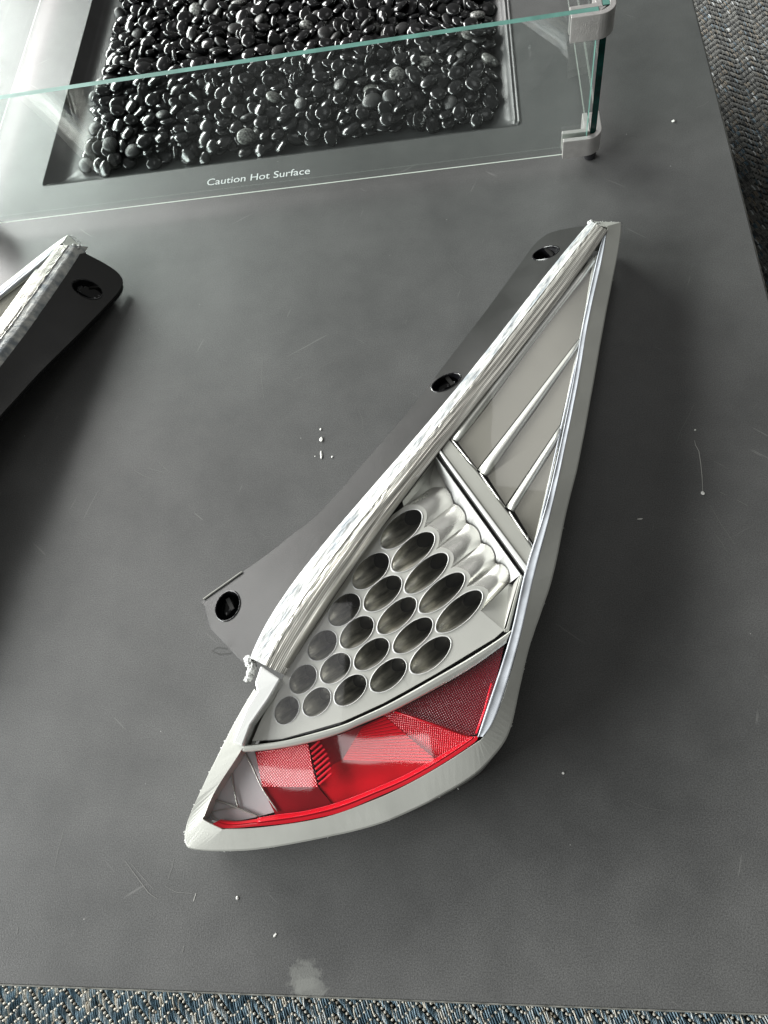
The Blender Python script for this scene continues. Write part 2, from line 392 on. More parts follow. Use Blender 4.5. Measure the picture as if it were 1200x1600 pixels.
v, f = loops(pl, cap=True); pan = mesh('burner_pan', v, f, mat('pan_shaded_coating', (.036, .037, .037), 0, .33, var=.2, vscale=30, bump=.12, bscale=900), ft, smooth=True); pan.data.polygons[len(f)-1].use_smooth = False  # table grey made darker, shade of the recess put into the colour
# body of the table under the top
x0, x1, y0, y1 = TX0+.14, TX1-.14, TY0+.14, TY1-.14
mesh('table_base', [(x, y, z) for z in (RZ+.001, -0.0185) for x, y in ((x0, y0), (x1, y0), (x1, y1), (x0, y1))],
     [(0, 1, 2, 3), (4, 5, 6, 7), (0, 1, 5, 4), (1, 2, 6, 5), (2, 3, 7, 6), (3, 0, 4, 7)], mat('dark_base', (.04, .04, .04), 0, .6), ft)
# warning text printed on the table
def text(body, px0, px1, z, m, parent, name, thick=.0):
    cu = bpy.data.curves.new(name, 'FONT'); cu.body = body; cu.size = 1; cu.resolution_u = 6
    to = bpy.data.objects.new(name, cu); COL.objects.link(to); bpy.context.view_layer.update()
    me = bpy.data.meshes.new_from_object(to.evaluated_get(bpy.context.evaluated_depsgraph_get()))
    bpy.data.objects.remove(to)
    xs = [q.co.x for q in me.vertices]; a = P(*px0, z); b = P(*px1, z); d = (b-a); s = d.length/(max(xs)-min(xs)); d.normalize(); n = Vector((-d.y, d.x, 0))
    pts = [a+d*((q.co.x-min(xs))*s)+n*(q.co.y*s) for q in me.vertices]
    for p_ in pts: p_.z = z
    return mesh(name, pts, [tuple(p_.vertices) for p_ in me.polygons], m, parent)
text('Caution Hot Surface', (323, 290), (484, 271.5), .0004, M['print'], ft, 'warning_text')
# long thin scratches and a ring mark
def scratch(pts, w, m):
    p3 = [P(u, v_, .0003) for u, v_ in pts]; A = []; B = []
    for i, p_ in enumerate(p3):
        d = (p3[min(i+1, len(p3)-1)]-p3[max(0, i-1)]).normalized(); n = Vector((-d.y, d.x, 0)); ww = w*(.35+.65*math.sin(math.pi*(i+.5)/len(p3)))
        A.append(p_+n*ww); B.append(p_-n*ww)
    v, f = grid([A, B]); return mesh('scratch', v, f, m, ft)
scr = mat('scratch_pale', (.17, .17, .16), 0, .55); scr2 = mat('scratch_pale_strong', (.42, .42, .39), 0, .55)
for pts, w, m_ in (([(1085, 688), (1087, 696), (1092, 705), (1095, 725), (1097, 745), (1098, 768)], .00022, scr2), ([(1084, 632), (1076, 650), (1064, 672), (1056, 696)], .00010, scr),
                   ([(1110, 790), (1126, 818), (1148, 850)], .00012, scr), ([(1117, 834), (1128, 848), (1136, 862)], .00012, scr), ([(1125, 769), (1133, 773)], .00018, scr), ([(1151, 781), (1168, 790)], .00018, scr), ([(1083, 811), (1093, 815)], .00016, scr),
                   ([(230, 731), (255, 738), (262, 736), (248, 722)], .00010, scr), ([(355, 1014), (340, 1011), (331, 1017), (342, 1022), (358, 1021), (366, 1017)], .00030, mat('ring_mark', (.055, .055, .052), 0, .5)),
                   ([(410, 560), (408, 590), (412, 622)], .00008, scr), ([(700, 470-60), (712, 425), (730, 436)], .00008, scr), ([(980, 1250), (1010, 1262), (1044, 1268)], .00008, scr),
                   ([(195, 1345), (215, 1372), (232, 1395), (246, 1405)], .0002, scr), ([(205, 1350), (222, 1370), (240, 1390)], .00012, scr), ([(262, 1375), (268, 1358), (272, 1340)], .00012, scr),
                   ([(258, 1385), (275, 1394), (300, 1396)], .00012, scr), ([(302, 1408), (306, 1396)], .00022, scr2), ([(285, 1488), (287, 1478)], .0002, scr),
                   ([(1088, 168), (1100, 164), (1108, 158)], .00016, scr), ([(930, 640-90), (960, 542), (990, 530)], .00008, scr), ([(320, 960), (308, 990), (300, 1030)], .00008, scr),
                   ([(100, 1295), (90, 1330), (84, 1360)], .0001, scr), ([(560, 640), (566, 655), (568, 680)], .00007, scr), ([(210, 735), (222, 742), (236, 748)], .0001, scr),
                   ([(26, 1460), (28, 1448)], .00018, scr)):
    scratch(pts, w, m_)

# silicone crumbs lying on the table
def crumb(u, v_, r, lab, aspect=1.0, ang=0.0, group=None):
    b = P(u, v_, 0); bm = bmesh.new(); bmesh.ops.create_icosphere(bm, subdivisions=2, radius=1)
    for q in bm.verts:
        k = 1+.45*mn.noise(q.co*1.7+Vector((u, v_, 0)))
        x, y = q.co.x*r*k, q.co.y*r*aspect*k
        q.co = Vector((x*math.cos(ang)-y*math.sin(ang), x*math.sin(ang)+y*math.cos(ang), max(0, (q.co.z+.7)*r*.5*k)))
    me = bpy.data.meshes.new('silicone_crumb'); bm.to_mesh(me); bm.free(); me.materials.append(M['crumb'])
    o = bpy.data.objects.new('silicone_crumb', me); COL.objects.link(o); o.location = b; tag(o, lab, 'crumb', group); return o
crumb(502, 711, .0010, 'long white silicone crumb, lowest of the short upright row on the table', 4.2, .1)
crumb(502, 687, .0016, 'rounded white silicone crumb midway up the short row on the table', 1.4)
crumb(501, 671, .0009, 'tiny white silicone crumb topmost in the short row on the table', 1.3)
crumb(492, 713, .0006, 'tiny white crumb just left of the long crumb', 1)
crumb(519, 714, .0009, 'tiny white crumb just right of the long crumb', 1.2)
crumb(1052, 190, .0017, 'white crumb on the bare table right of the glass corner', 1)
crumb(1098, 771, .0014, 'white crumb at the lower end of the thin scratch near the right edge', 1.2, .5)
crumb(1086, 672, .0008, 'tiny white crumb above the thin curved scratch near the right edge', 1)
crumb(1000, 811, .0006, 'short white sliver lying in the dark shadow right of the tail light', 4, 1.57)
crumb(880, 1208, .0009, 'small white crumb on the dark table right of the red lens', 1)
crumb(371, 1403, .0010, 'white crumb on the table below the tail light tip', 1.3, .4)
crumb(430, 1461, .0008, 'pale crumb on the table above the worn stain near the front edge', 2, -.6)

# ------------------------------------------------------------------ glass guard
gg = empty('glass_wind_guard', (-.237, .70, 0)); tag(gg, 'clear glass wind guard on metal corner clips around the black pebbles', 'glass guard')
GX0, GX1, GY0, GY1 = -.594, .1195, .676, 1.50
GZ0, GZ1 = .012, .1585; gt = .003
def gpanel(x0, x1, y0, y1, along):
    v = [(x, y, z) for z in (GZ0, GZ1) for x, y in ((x0, y0), (x1, y0), (x1, y1), (x0, y1))]
    f = [(4, 5, 6, 7), (0, 1, 5, 4), (1, 2, 6, 5), (2, 3, 7, 6), (3, 0, 4, 7)]
    fm = [1, 0, 1, 0, 1] if along == 'x' else [1, 2, 0, 2, 0]
    w_ = .0012
    if along == 'x': v += [(x0, y0+w_, GZ0), (x1, y0+w_, GZ0)]; f += [(0, 8, 9, 1)]
    else: v += [(x0+w_, y0, GZ0), (x0+w_, y1, GZ0)]; f += [(0, 3, 9, 8)]
    fm += [3]
    return mesh('glass_panel', v, f, None, gg, mats=[M['glass'], M['glass_edge'], M['glass_dark'], M['glass_low']], fm=fm)
gpanel(GX0+.006, GX1-.007, GY0-gt, GY0+gt, 'x')
gpanel(GX1-gt, GX1+gt, GY0+.004, GY1, 'y')
gpanel(GX0-gt, GX0+gt, GY0+.004, GY1, 'y')
def clip(cx, cy, sx, z0, z1, foot):
    """corner clip: outer rounded wall, inner wall, block in the corner; sx=+1 right corner"""
    a, t, g = .031, .0085, .0034
    o = empty('corner_clip', Vector((cx, cy, z0))-gg.location); o.parent = gg
    def ext(poly, zz0, zz1, name, m, bev=.0004):
        n = len(poly); v = [(cx+sx*x, cy+y, z) for z in (zz0, zz1) for x, y in poly]
        f = [tuple(range(n)), tuple(range(n, 2*n))]+[(i, (i+1) % n, (i+1) % n+n, i+n) for i in range(n)]
        return mesh(name, v, f, m, o, bevel=bev)
    arc = lambda r_, c, a0, a1, k: [(c[0]+r_*math.cos(R(a0+(a1-a0)*i/k)), c[1]+r_*math.sin(R(a0+(a1-a0)*i/k))) for i in range(k+1)]
    rad = .015; cc = (t-rad, -t+rad)
    outp = [(-a, -t)]+arc(rad, cc, -90, 0, 10)+[(t, a)]
    inn = [(g, a)]+arc(rad-(t-g), cc, 0, -90, 10)+[(-a, -g)]
    ext(outp+inn, z0, z1, 'clip_outer_wall', M['alu'])
    ext([(-a, g), (-g, g), (-g, a), (-t, a), (-t, t), (-a, t)], z0, z1-.0006, 'clip_inner_wall', M['alu'])
    ext([(-.0065, -g+.0001)]+arc(rad-(t-g)-.0001, cc, -90, 0, 8)+[(g-.0001, .0035), (-g+.0001, .0035), (-g+.0001, g), (-.0065, g)], z0+.001, z1-(.0012 if z0 > .05 else .004), 'corner_block', M['alu_in'] if z0 < .05 else M['alu'], 0)
    if foot:
        v, f = tube([(cx-sx*.001, cy+.003, z) for z in (.0002, .004, z0+.002)], .0062, 20); mesh('foot', v, f, M['rubber'], o, smooth=False, bevel=.0006)
for cx, sx in ((GX1, 1), (GX0, -1)):
    clip(cx, GY0, sx, GZ0-.0005, GZ0+.020, True); clip(cx, GY0, sx, GZ1-.0225, GZ1+.0006, False)

# ------------------------------------------------------------------ pebbles
# settled poses: x, y, z in 0.1 mm, three Euler angles in 0.01 rad, shape code
PEB = [
-4792,7954,46,-18,-309,-72,18,-4415,7768,42,8,-10,259,3,-4214,7748,47,10,-10,170,7,-3920,7814,36,12,4,-206,13,-3741,7772,38,-9,-10,194,1,-3602,7756,80,-122,26,187,5,
-3046,7786,40,-14,4,189,2,-2940,7934,42,303,-7,-118,16,-2722,7674,42,306,10,126,22,-2448,7733,42,302,-1,118,22,-2260,7855,42,0,13,-85,3,-1900,7713,38,0,12,44,14,
-1718,7820,40,301,-1,100,10,-1376,7758,44,-298,-5,-100,6,-1196,7770,38,7,-8,-239,1,-997,7964,49,-296,-5,-62,19,-774,7888,40,304,12,-110,4,-382,7844,40,-1,-304,19,21,
-126,7775,38,-8,304,-26,14,124,7772,38,-5,-306,-36,14,-4702,8086,44,17,-309,-20,17,-4546,8185,47,-20,6,-300,18,-4158,8250,40,9,305,96,10,-3947,8008,42,1,12,270,22,
-3612,8246,40,9,305,-148,10,-3372,8104,40,-9,305,-126,10,-3180,8086,44,-13,4,-165,23,-2974,8107,42,14,4,64,11,-2783,8174,50,-306,14,-119,19,-2312,8080,44,296,2,-79,5,
-2197,8210,37,0,12,138,20,-1960,8003,47,15,3,146,7,-1702,8199,50,292,32,-99,17,-1473,8098,34,-307,10,-136,12,-1118,8122,40,-6,-306,-30,10,-916,8135,47,5,-14,-162,18,
-678,8140,40,16,4,-314,4,-340,8043,44,0,17,-276,17,-214,8165,38,-314,-12,144,14,165,8183,46,10,-14,-46,18,-4708,8421,42,-14,-311,-30,11,-4511,8352,45,3,13,9,6,
-4289,8336,54,279,-8,95,7,-3927,8428,42,-9,-9,180,11,-3704,8506,36,0,13,-63,0,-3464,8316,42,1,-14,293,16,-3150,8294,44,13,300,-66,11,-2869,8486,40,0,-10,60,15,
-2647,8296,42,-312,-10,-30,11,-2410,8392,42,9,-6,-4,11,-2208,8356,55,295,-41,-131,9,-1921,8492,36,-301,-4,8,0,-1782,8359,44,4,-305,16,23,-1416,8284,40,301,-4,145,21,
-1142,8296,40,-14,314,-19,4,-863,8447,36,-310,10,-149,0,-700,8506,50,-12,-305,74,19,-506,8549,44,10,-10,-14,6,-274,8373,40,14,-311,-141,10,106,8351,42,12,308,128,5,
-4745,8628,42,0,13,200,3,-4548,8599,42,14,-310,99,3,-4234,8804,36,-7,-10,-103,0,-4063,8806,50,-17,-281,-154,9,-3711,8734,42,-4,-306,12,22,-3480,8670,44,-14,-7,232,17,
-3138,8778,50,-34,5,312,3,-2998,8620,50,13,-306,146,19,-2606,8649,40,-8,305,-84,15,-2336,8692,40,0,-299,-116,4,-2173,8713,38,-10,-6,-174,20,-2020,8814,42,-1,11,-64,11,
-1644,8728,40,-1,-10,-111,4,-1357,8851,40,-314,1,143,10,-1220,8702,40,10,-12,32,4,-1041,8648,46,-12,-14,-271,23,-693,8727,36,-301,-4,96,0,-476,8714,37,-8,-9,287,20,
-196,8798,38,-5,-305,-107,20,78,8670,42,16,-310,-33,5,-4689,9007,42,-314,-17,-33,16,-4597,8870,49,11,-14,-251,19,-4326,8940,40,298,-5,57,4,-3890,9100,42,310,-3,18,5,
-3804,8946,55,18,-276,-14,21,-3415,8952,36,-305,-6,-113,8,-3242,9097,38,6,306,-15,9,-2964,9034,37,-8,304,85,20,-2650,8872,40,-13,4,233,2,-2465,8886,37,13,-310,-106,20,
-2182,9080,42,-18,5,-279,16,-1860,9080,44,17,-311,96,17,-1674,9082,40,-4,312,-4,15,-1417,9040,36,-8,304,28,13,-1226,8971,42,303,14,19,16,-828,8993,38,-6,304,-99,1,
-716,8888,90,-254,94,98,6,-568,8860,40,2,14,-281,4,-265,8994,41,29,-306,-116,0,28,8988,50,6,-286,-26,11,-4672,9385,36,9,306,104,0,-4327,9271,40,8,-10,-67,2,
-4148,9291,42,-18,5,-40,16,-3976,9234,44,296,-5,29,17,-3744,9432,44,-8,-10,173,23,-3393,9226,40,303,-5,-63,2,-3240,9435,47,-16,-310,-32,7,-2892,9191,47,34,24,-150,12,
-2777,9304,51,15,-28,82,22,-2334,9138,48,15,33,166,9,-2092,9202,43,-27,8,310,4,-1954,9316,44,-13,-310,-88,23,-1772,9394,36,13,2,82,8,-1502,9308,44,11,-14,256,17,
-1184,9162,36,-302,-5,82,0,-984,9176,40,12,-310,24,15,-704,9250,36,0,13,-266,0,-357,9368,60,-296,-41,83,3,-64,9289,42,11,300,87,16,105,9275,38,-307,-2,-22,20,
-4708,9568,38,12,0,87,9,-4549,9516,52,-9,-283,68,22,-4228,9662,62,2,-273,-126,11,-3892,9572,40,14,-310,68,2,-3668,9618,44,10,302,-15,6,-3502,9510,47,304,12,36,7,
-3154,9593,44,-298,-5,-98,6,-2962,9662,36,6,8,-242,0,-2789,9606,56,-38,-291,-29,11,-2322,9565,42,-296,-5,-117,16,-2174,9648,40,-307,10,-151,15,-1984,9606,47,-14,5,-133,7,
-1596,9470,48,-314,-16,-76,7,-1430,9560,36,14,-310,31,0,-1254,9640,56,11,32,-94,23,-914,9614,42,-18,5,-265,16,-766,9522,38,9,305,32,9,-380,9526,36,-10,7,98,0,
-220,9469,42,15,-309,-135,5,90,9554,38,8,7,133,20,-4609,9788,36,-300,-4,-120,8,-4423,9728,47,15,-4,-176,18,-4248,9981,47,18,-20,83,11,-3932,9894,45,-21,-284,-126,12,
-3670,9786,46,-11,-14,24,18,-3486,9831,47,-11,-9,271,7,-3292,9776,48,-13,26,49,10,-2860,9916,50,-33,17,-257,2,-2668,9926,36,-12,-312,141,13,-2484,9694,34,0,12,-292,12,
-2194,9837,34,8,7,1,12,-1892,9903,38,303,2,-149,20,-1730,9864,36,0,11,-150,8,-1366,9789,38,-5,-10,7,14,-1161,9785,36,-2,11,-119,13,-918,9790,44,10,-12,-132,6,
-681,9874,42,11,306,-63,5,-426,9854,38,-301,-4,145,1,-232,9942,42,-302,4,-118,5,-58,10022,42,-313,9,123,11,-4798,10014,36,-8,304,73,0,-4574,10129,43,2,11,-98,3,
-4164,10155,40,312,-11,-47,2,-4002,10262,36,-9,-9,-293,8,-3682,10124,48,285,-8,-118,3,-3419,10169,40,4,-304,154,2,-3240,10200,36,0,13,-164,0,-2964,10050,54,-37,-303,-25,19,
-2724,10238,37,-9,303,74,13,-2578,10102,43,2,-303,70,3,-2072,9980,45,-5,302,21,6,-1994,10153,38,-292,-7,167,12,-1604,10045,42,12,-309,149,11,-1536,10247,40,308,-4,-88,10,
-1170,10183,49,-11,-14,219,19,-820,10189,36,-10,6,-298,8,-618,10220,44,-298,-5,-79,6,-472,10049,48,0,-289,160,11,-98,10235,42,-13,4,287,22,134,10200,43,-308,-9,1,3,
-4692,10362,38,12,0,-15,1,-4535,10473,43,3,304,-134,3,-4161,10336,40,-1,14,185,4,-3998,10446,42,-9,312,-13,11,-3690,10514,34,4,9,-63,12,-3447,10364,47,313,-27,-34,15,
-3270,10382,37,-9,-11,46,13,-3046,10548,38,14,4,-85,9,-2724,10419,34,307,10,17,12,-2428,10470,36,-8,-10,-235,13,-2111,10516,36,-302,-4,120,13,-1920,10356,40,1,-302,136,15,
-1794,10576,49,-300,29,4,21,-1380,10376,44,18,5,-222,17,-1208,10350,38,-310,9,38,9,-899,10332,49,296,-5,73,19,-749,10354,73,-36,-253,106,6,-419,10444,50,301,-8,-51,19,
-78,10420,49,11,300,31,19,112,10438,49,-11,300,116,19,-4638,10650,36,-8,304,-112,13,-4455,10646,36,10,314,2,0,-4244,10790,44,-22,-21,-231,13,-3947,10628,42,0,-297,-76,21,
-3772,10665,38,300,18,-141,12,-3369,10553,36,-306,9,119,8,-3118,10808,34,8,-10,-298,12,-2972,10700,47,-12,303,-56,18,-2623,10634,47,5,302,-16,7,-2420,10674,42,10,-309,-106,11,
-2188,10688,36,-14,4,184,0,-1948,10620,40,12,4,110,10,-1596,10828,58,36,-27,311,19,-1433,10647,36,307,9,-87,8,-1260,10687,43,-309,10,-94,3,-920,10693,50,-3,-14,-258,19,
-727,10700,40,0,-302,62,10,-448,10776,34,12,4,201,12,-89,10599,38,0,1,80,20,83,10834,40,-14,0,-289,4,-4706,10956,45,311,12,12,6,-4375,10890,40,298,-5,70,4,
-4099,10903,42,13,-312,-65,22,-3907,10905,42,301,1,164,5,-3589,11029,38,-13,-311,-92,1,-3452,10886,48,38,309,-79,13,-3224,11098,34,-11,0,-121,12,-3045,11055,42,-301,14,-50,10,
-2700,10890,46,25,293,-144,1,-2493,11080,40,-8,-10,-11,21,-2132,10837,58,9,41,163,19,-1904,11101,50,8,12,24,19,-1680,10965,42,17,5,23,16,-1342,11109,42,9,305,41,11,
-1179,11014,40,-9,-9,112,21,-832,11112,42,297,-5,7,16,-760,10887,42,-8,304,6,22,-392,11036,40,-8,304,-56,15,-200,10938,50,288,3,46,23,146,11001,44,0,15,72,6,
-4588,11295,40,5,-10,-105,21,-4424,11320,42,0,17,161,16,-4315,11188,47,-312,-14,94,7,-3875,11164,40,314,-12,-95,21,-3754,11310,38,-306,10,84,1,-3502,11361,36,10,-5,16,0,
-3166,11282,38,10,-4,46,14,-3010,11400,47,-11,10,-274,18,-2815,11378,45,3,-11,-79,6,-2495,11236,60,-15,42,53,19,-2215,11111,40,0,-302,151,2,-1840,11280,38,-9,305,14,9,
-1640,11314,42,0,12,260,22,-1445,11318,42,10,-12,260,5,-1254,11282,36,7,-10,-300,0,-900,11265,40,-11,-4,88,2,-690,11285,46,-18,5,311,18,-480,11268,44,0,12,111,23,
-215,11348,44,0,-297,93,17,110,11264,38,314,-12,-39,14,-4780,11566,44,0,12,-168,23,-4425,11482,50,8,-284,107,15,-4268,11613,44,-1,-302,-46,23,-3936,11545,36,-306,-6,-152,13,
-3699,11582,40,-8,304,-73,15,-3500,11554,44,296,-5,-148,3,-3174,11482,40,-13,-312,115,21,-3014,11583,40,306,10,-68,2,-2648,11626,47,-2,16,-150,18,-2478,11621,46,29,-306,-107,2,
-2164,11599,49,303,14,-95,19,-1986,11506,42,17,4,162,16,-1688,11516,42,11,5,-199,11,-1506,11490,38,-14,4,112,9,-1120,11416,42,-13,-310,-23,11,-921,11556,36,-9,305,102,8,
-738,11616,40,8,-10,-292,2,-305,11575,34,12,4,-282,12,-128,11492,51,-14,-28,-151,22,131,11465,38,12,4,-149,14,-4792,7787,47,30,11,-72,2,-4616,7881,36,13,3,-248,0,
-4289,7922,38,0,13,70,9,-4093,7908,56,41,-27,49,18,-3701,7944,42,-303,14,86,16,-3457,7808,44,18,5,-299,17,-3180,7812,68,258,9,184,23,-2869,7781,44,-18,5,-217,17,
-2612,7915,73,-63,-36,124,7,-2452,7962,44,306,9,-25,23,-2102,7772,54,-302,34,-27,11,-1986,7854,108,-298,-14,153,23,-1550,7800,49,29,-291,-119,1,-1434,7722,119,24,289,38,23,
-1298,7942,38,14,-310,-126,1,-910,7774,36,12,4,-238,13,-694,7796,70,-30,265,165,22,-294,7692,48,-6,-1,-243,18,-218,7926,43,-24,-20,-57,0,6,7922,42,-17,5,29,2,
-4704,7968,114,-33,31,-103,2,-4318,8118,38,14,4,-238,1,-4146,8052,38,-13,-311,-98,1,-3899,8226,46,25,9,-193,5,-3765,8108,40,8,304,18,15,-3534,7992,46,-299,18,75,3,
-3077,7938,61,4,-65,-93,16,-2876,8064,98,11,-17,147,22,-2609,8099,45,13,-4,11,6,-2455,8206,38,304,6,-94,1,-2140,8017,47,-15,3,-161,7,-1879,8186,44,302,14,12,22,
-1647,8029,42,313,-11,77,11,-1340,8124,64,293,57,-23,18,-1284,8227,90,-15,-220,44,15,-846,8022,84,-219,66,54,19,-781,8184,95,31,-10,-288,2,-532,8210,50,13,-36,236,9,
-174,8023,85,-14,2,-44,1,-24,8118,42,0,-303,158,11,-4860,8526,61,-22,261,-12,20,-4587,8473,110,2,309,117,11,-4389,8494,47,0,-289,177,22,-4055,8482,77,56,274,108,23,
-3768,8328,44,312,-16,-123,17,-3467,8489,44,13,3,35,23,-3052,8443,47,301,8,121,18,-2962,8308,42,-16,4,119,5,-2660,8479,52,-281,-9,-12,7,-2432,8560,40,-300,-1,10,4,
-2272,8510,42,304,14,1,16,-2025,8332,38,-10,-309,146,14,-1656,8536,44,-13,4,55,23,-1454,8484,42,10,0,-252,22,-1242,8546,50,-287,20,-51,15,-968,8308,34,0,12,288,12,
-672,8303,40,310,-12,-78,4,-462,8378,53,15,-31,138,3,-26,8508,44,-305,10,-148,23,160,8516,44,296,-5,-103,17,-4822,8810,52,5,-285,130,23,-4428,8779,40,4,-5,-96,10,
-4344,8670,94,43,-14,149,23,-3972,8636,45,13,4,170,6,-3628,8626,89,14,-16,187,11,-3540,8816,62,18,-43,-191,22,-3346,8772,46,11,-14,137,18,-2936,8804,38,311,-10,23,14,
-2756,8738,55,298,-33,66,11,-2477,8713,88,-6,-197,11,19,-2152,8540,98,-84,-95,-129,2,-1875,8629,62,-22,53,155,20,-1574,8785,117,20,-11,-90,22,-1490,8658,48,313,25,47,5,
-1298,8794,110,10,-6,104,23,-850,8810,38,11,-14,33,13,-612,8649,95,10,-311,31,22,-323,8645,44,30,10,45,1,-211,8548,52,0,34,-41,18,154,8833,40,305,11,72,21,
-4873,9010,47,-32,-305,-50,5,-4478,9030,40,5,-305,67,21,-4271,9128,61,-293,52,-43,20,-3974,8941,44,-11,-14,6,17,-3629,8987,36,12,-310,-113,13,-3516,9118,88,108,23,1,22,
-3226,8924,40,10,-5,38,10,-3040,8901,82,130,-25,-298,9,-2766,9056,36,-8,-10,272,0,-2472,9064,36,14,-310,-13,0,-2203,8942,50,-40,-312,-41,10,-2024,9026,40,-300,-4,154,10,
-1650,8896,42,-10,-12,3,5,-1412,8959,99,-11,291,-7,10,-1108,8831,42,-17,-19,157,9,-1018,8989,50,2,16,-35,19,-626,9020,48,-20,6,151,18,-446,9006,47,-298,-5,57,7,
-126,9038,40,3,28,53,12,207,9052,40,13,4,200,21,-4785,9139,36,8,-9,42,8,-4502,9322,50,18,292,62,23,-4307,9312,126,-12,39,65,23,-3948,9394,48,14,-27,-259,21,
-3674,9200,44,13,4,-156,23,-3540,9336,44,15,-2,79,17,-3064,9171,54,-13,280,-152,3,-3057,9348,45,25,7,250,5,-2619,9182,40,12,-312,59,15,-2442,9322,44,-8,304,108,23,
-2244,9288,46,-31,4,57,14,-1814,9193,90,281,30,52,19,-1665,9280,42,-15,296,156,1,-1496,9158,109,134,37,109,2,-1177,9353,44,9,305,11,23,-864,9345,40,308,6,58,10,
-550,9154,84,-103,-231,-118,12,-422,9194,42,-13,-311,-34,3,-216,9218,50,303,-22,121,3,281,9224,37,-16,-310,62,0,-4853,9481,56,-16,276,-18,6,-4374,9566,40,-10,-306,83,4,
-4236,9455,40,9,-8,179,2,-4075,9536,42,8,-12,-104,5,-3710,9710,116,1,-21,103,17,-3350,9624,37,-9,-9,-106,20,-3272,9615,110,-307,-1,143,7,-2910,9456,41,14,-310,-87,15,
-2726,9466,50,-29,-24,301,5,-2462,9508,42,-15,7,-32,16,-2110,9460,38,-2,11,-299,20,-1791,9758,86,292,-27,67,23,-1652,9690,94,-171,-61,54,9,-1398,9400,54,268,24,-12,9,
-1078,9529,46,26,7,-19,22,-903,9470,65,248,-39,54,8,-566,9544,42,0,313,-121,22,-442,9662,51,-5,-276,156,17,-48,9440,51,13,274,-132,13,255,9624,51,-28,-20,-282,15,
-4795,9855,52,0,-284,-148,7,-4390,9962,67,-84,14,198,4,-4254,9797,38,-14,4,-296,1,-3949,9737,36,4,3,8,8,-3768,9959,42,-2,11,-88,22,-3370,9906,84,-96,-68,-100,19,
-3216,9918,50,-291,31,145,17,-3082,9792,40,12,-310,77,15,-2766,9764,47,-10,-12,247,7,-2324,9944,42,-26,7,-248,20,-2319,9746,52,35,288,108,20,-2055,9812,52,49,-1,87,20,
-1549,9856,38,-314,-13,-27,20,-1411,9964,40,10,302,-32,4,-1222,9954,46,-22,6,38,6,-1012,9905,58,38,31,312,10,-788,9903,110,-26,-32,154,7,-300,9762,54,-14,-31,279,3,
-103,9806,40,8,-10,133,21,140,9748,40,14,4,131,2,-4786,10202,40,14,4,230,2,-4362,10122,36,302,-4,-19,13,-4255,10214,88,-16,-35,-42,2,-3860,10152,36,-306,-8,-72,0,
-3619,10270,69,295,-5,-75,15,-3520,10008,50,-301,-8,14,19,-3146,10056,46,12,-27,288,9,-2929,10219,42,-301,-4,93,3,-2779,10098,57,15,-37,60,3,-2370,10117,40,-305,6,9,15,
-2171,10140,40,8,304,138,2,-1918,10270,128,-36,65,-195,3,-1722,10235,36,7,-9,241,8,-1356,10200,47,4,-14,303,18,-1236,10114,108,-50,-254,-162,6,-990,10116,46,0,24,-281,22,
-674,10051,42,0,-14,69,16,-334,10280,47,2,-298,-135,18,-259,10122,44,-10,-12,-309,6,139,10020,40,10,-7,287,4,-4750,10531,54,-35,14,305,7,-4382,10354,50,-3,15,-170,19,
-4272,10509,42,-13,2,-106,3,-4059,10351,100,-10,-3,-251,20,-3798,10350,43,-3,-304,0,3,-3530,10523,44,-8,-14,-218,17,-3102,10424,50,-26,-36,146,12,-2915,10411,42,-301,16,20,21,
-2565,10372,42,11,-14,289,16,-2430,10288,40,-10,302,118,4,-2282,10464,58,278,27,-131,19,-1979,10426,100,258,16,103,11,-1660,10406,49,-296,-5,-114,19,-1512,10486,40,-301,-4,-142,21,
-1108,10530,44,301,-4,-158,23,-1050,10292,51,268,-9,148,4,-772,10528,38,14,3,296,9,-352,10522,115,-10,-4,-128,10,-242,10480,55,27,287,118,22,63,10310,97,-304,-17,-43,1,
-4770,10794,36,12,-310,-73,13,-4556,10808,50,-12,0,-45,19,-4118,10679,42,-10,304,136,5,-4069,10783,110,-253,10,130,16,-3602,10742,61,6,269,-14,15,-3454,10716,40,314,-12,-24,21,
-3232,10562,50,-42,7,-92,20,-2827,10580,38,-306,-7,48,20,-2810,10772,40,13,-310,-77,2,-2346,10792,86,-81,82,70,20,-2251,10658,95,-22,12,219,15,-2054,10714,66,-223,-5,108,8,
-1634,10685,40,8,-12,-82,4,-1630,10522,98,5,236,-124,14,-1074,10788,36,302,-4,-63,13,-828,10767,106,15,14,98,21,-572,10620,51,-32,-1,-232,3,-373,10618,47,-19,-20,-308,11,
-154,10760,49,313,-16,71,19,104,10619,42,-10,-12,268,5,-4696,11142,48,-17,289,-101,2,-4535,11092,40,301,-4,68,21,-4262,11014,44,9,-303,-37,17,-4000,11054,46,-289,-8,-32,17,
-3764,10998,38,-311,-6,-112,20,-3387,11016,56,-5,-35,-138,11,-3264,10911,36,302,-2,74,13,-2970,10878,38,-20,6,-88,0,-2638,11061,68,-16,256,39,14,-2450,10899,38,-12,-310,109,9,
-2278,10932,44,297,24,104,20,-1951,10916,42,-309,9,-7,11,-1607,10964,112,-294,32,132,3,-1492,10966,36,304,-6,34,0,-1216,11066,108,6,-5,-250,13,-784,11004,135,296,-74,44,22,
-679,11050,40,10,-12,197,4,-546,10926,34,-314,-12,75,12,-230,11054,94,265,14,-11,3,-38,11056,38,24,-307,-26,12,-4775,11328,42,-8,304,-129,3,-4500,11186,105,-5,18,12,3,
-4182,11325,34,306,9,118,12,-4059,11211,47,-12,-11,-198,18,-3604,11220,44,0,22,-126,2,-3400,11172,56,47,313,1,22,-3325,11380,52,28,8,-154,19,-2961,11229,42,-304,-6,64,11,
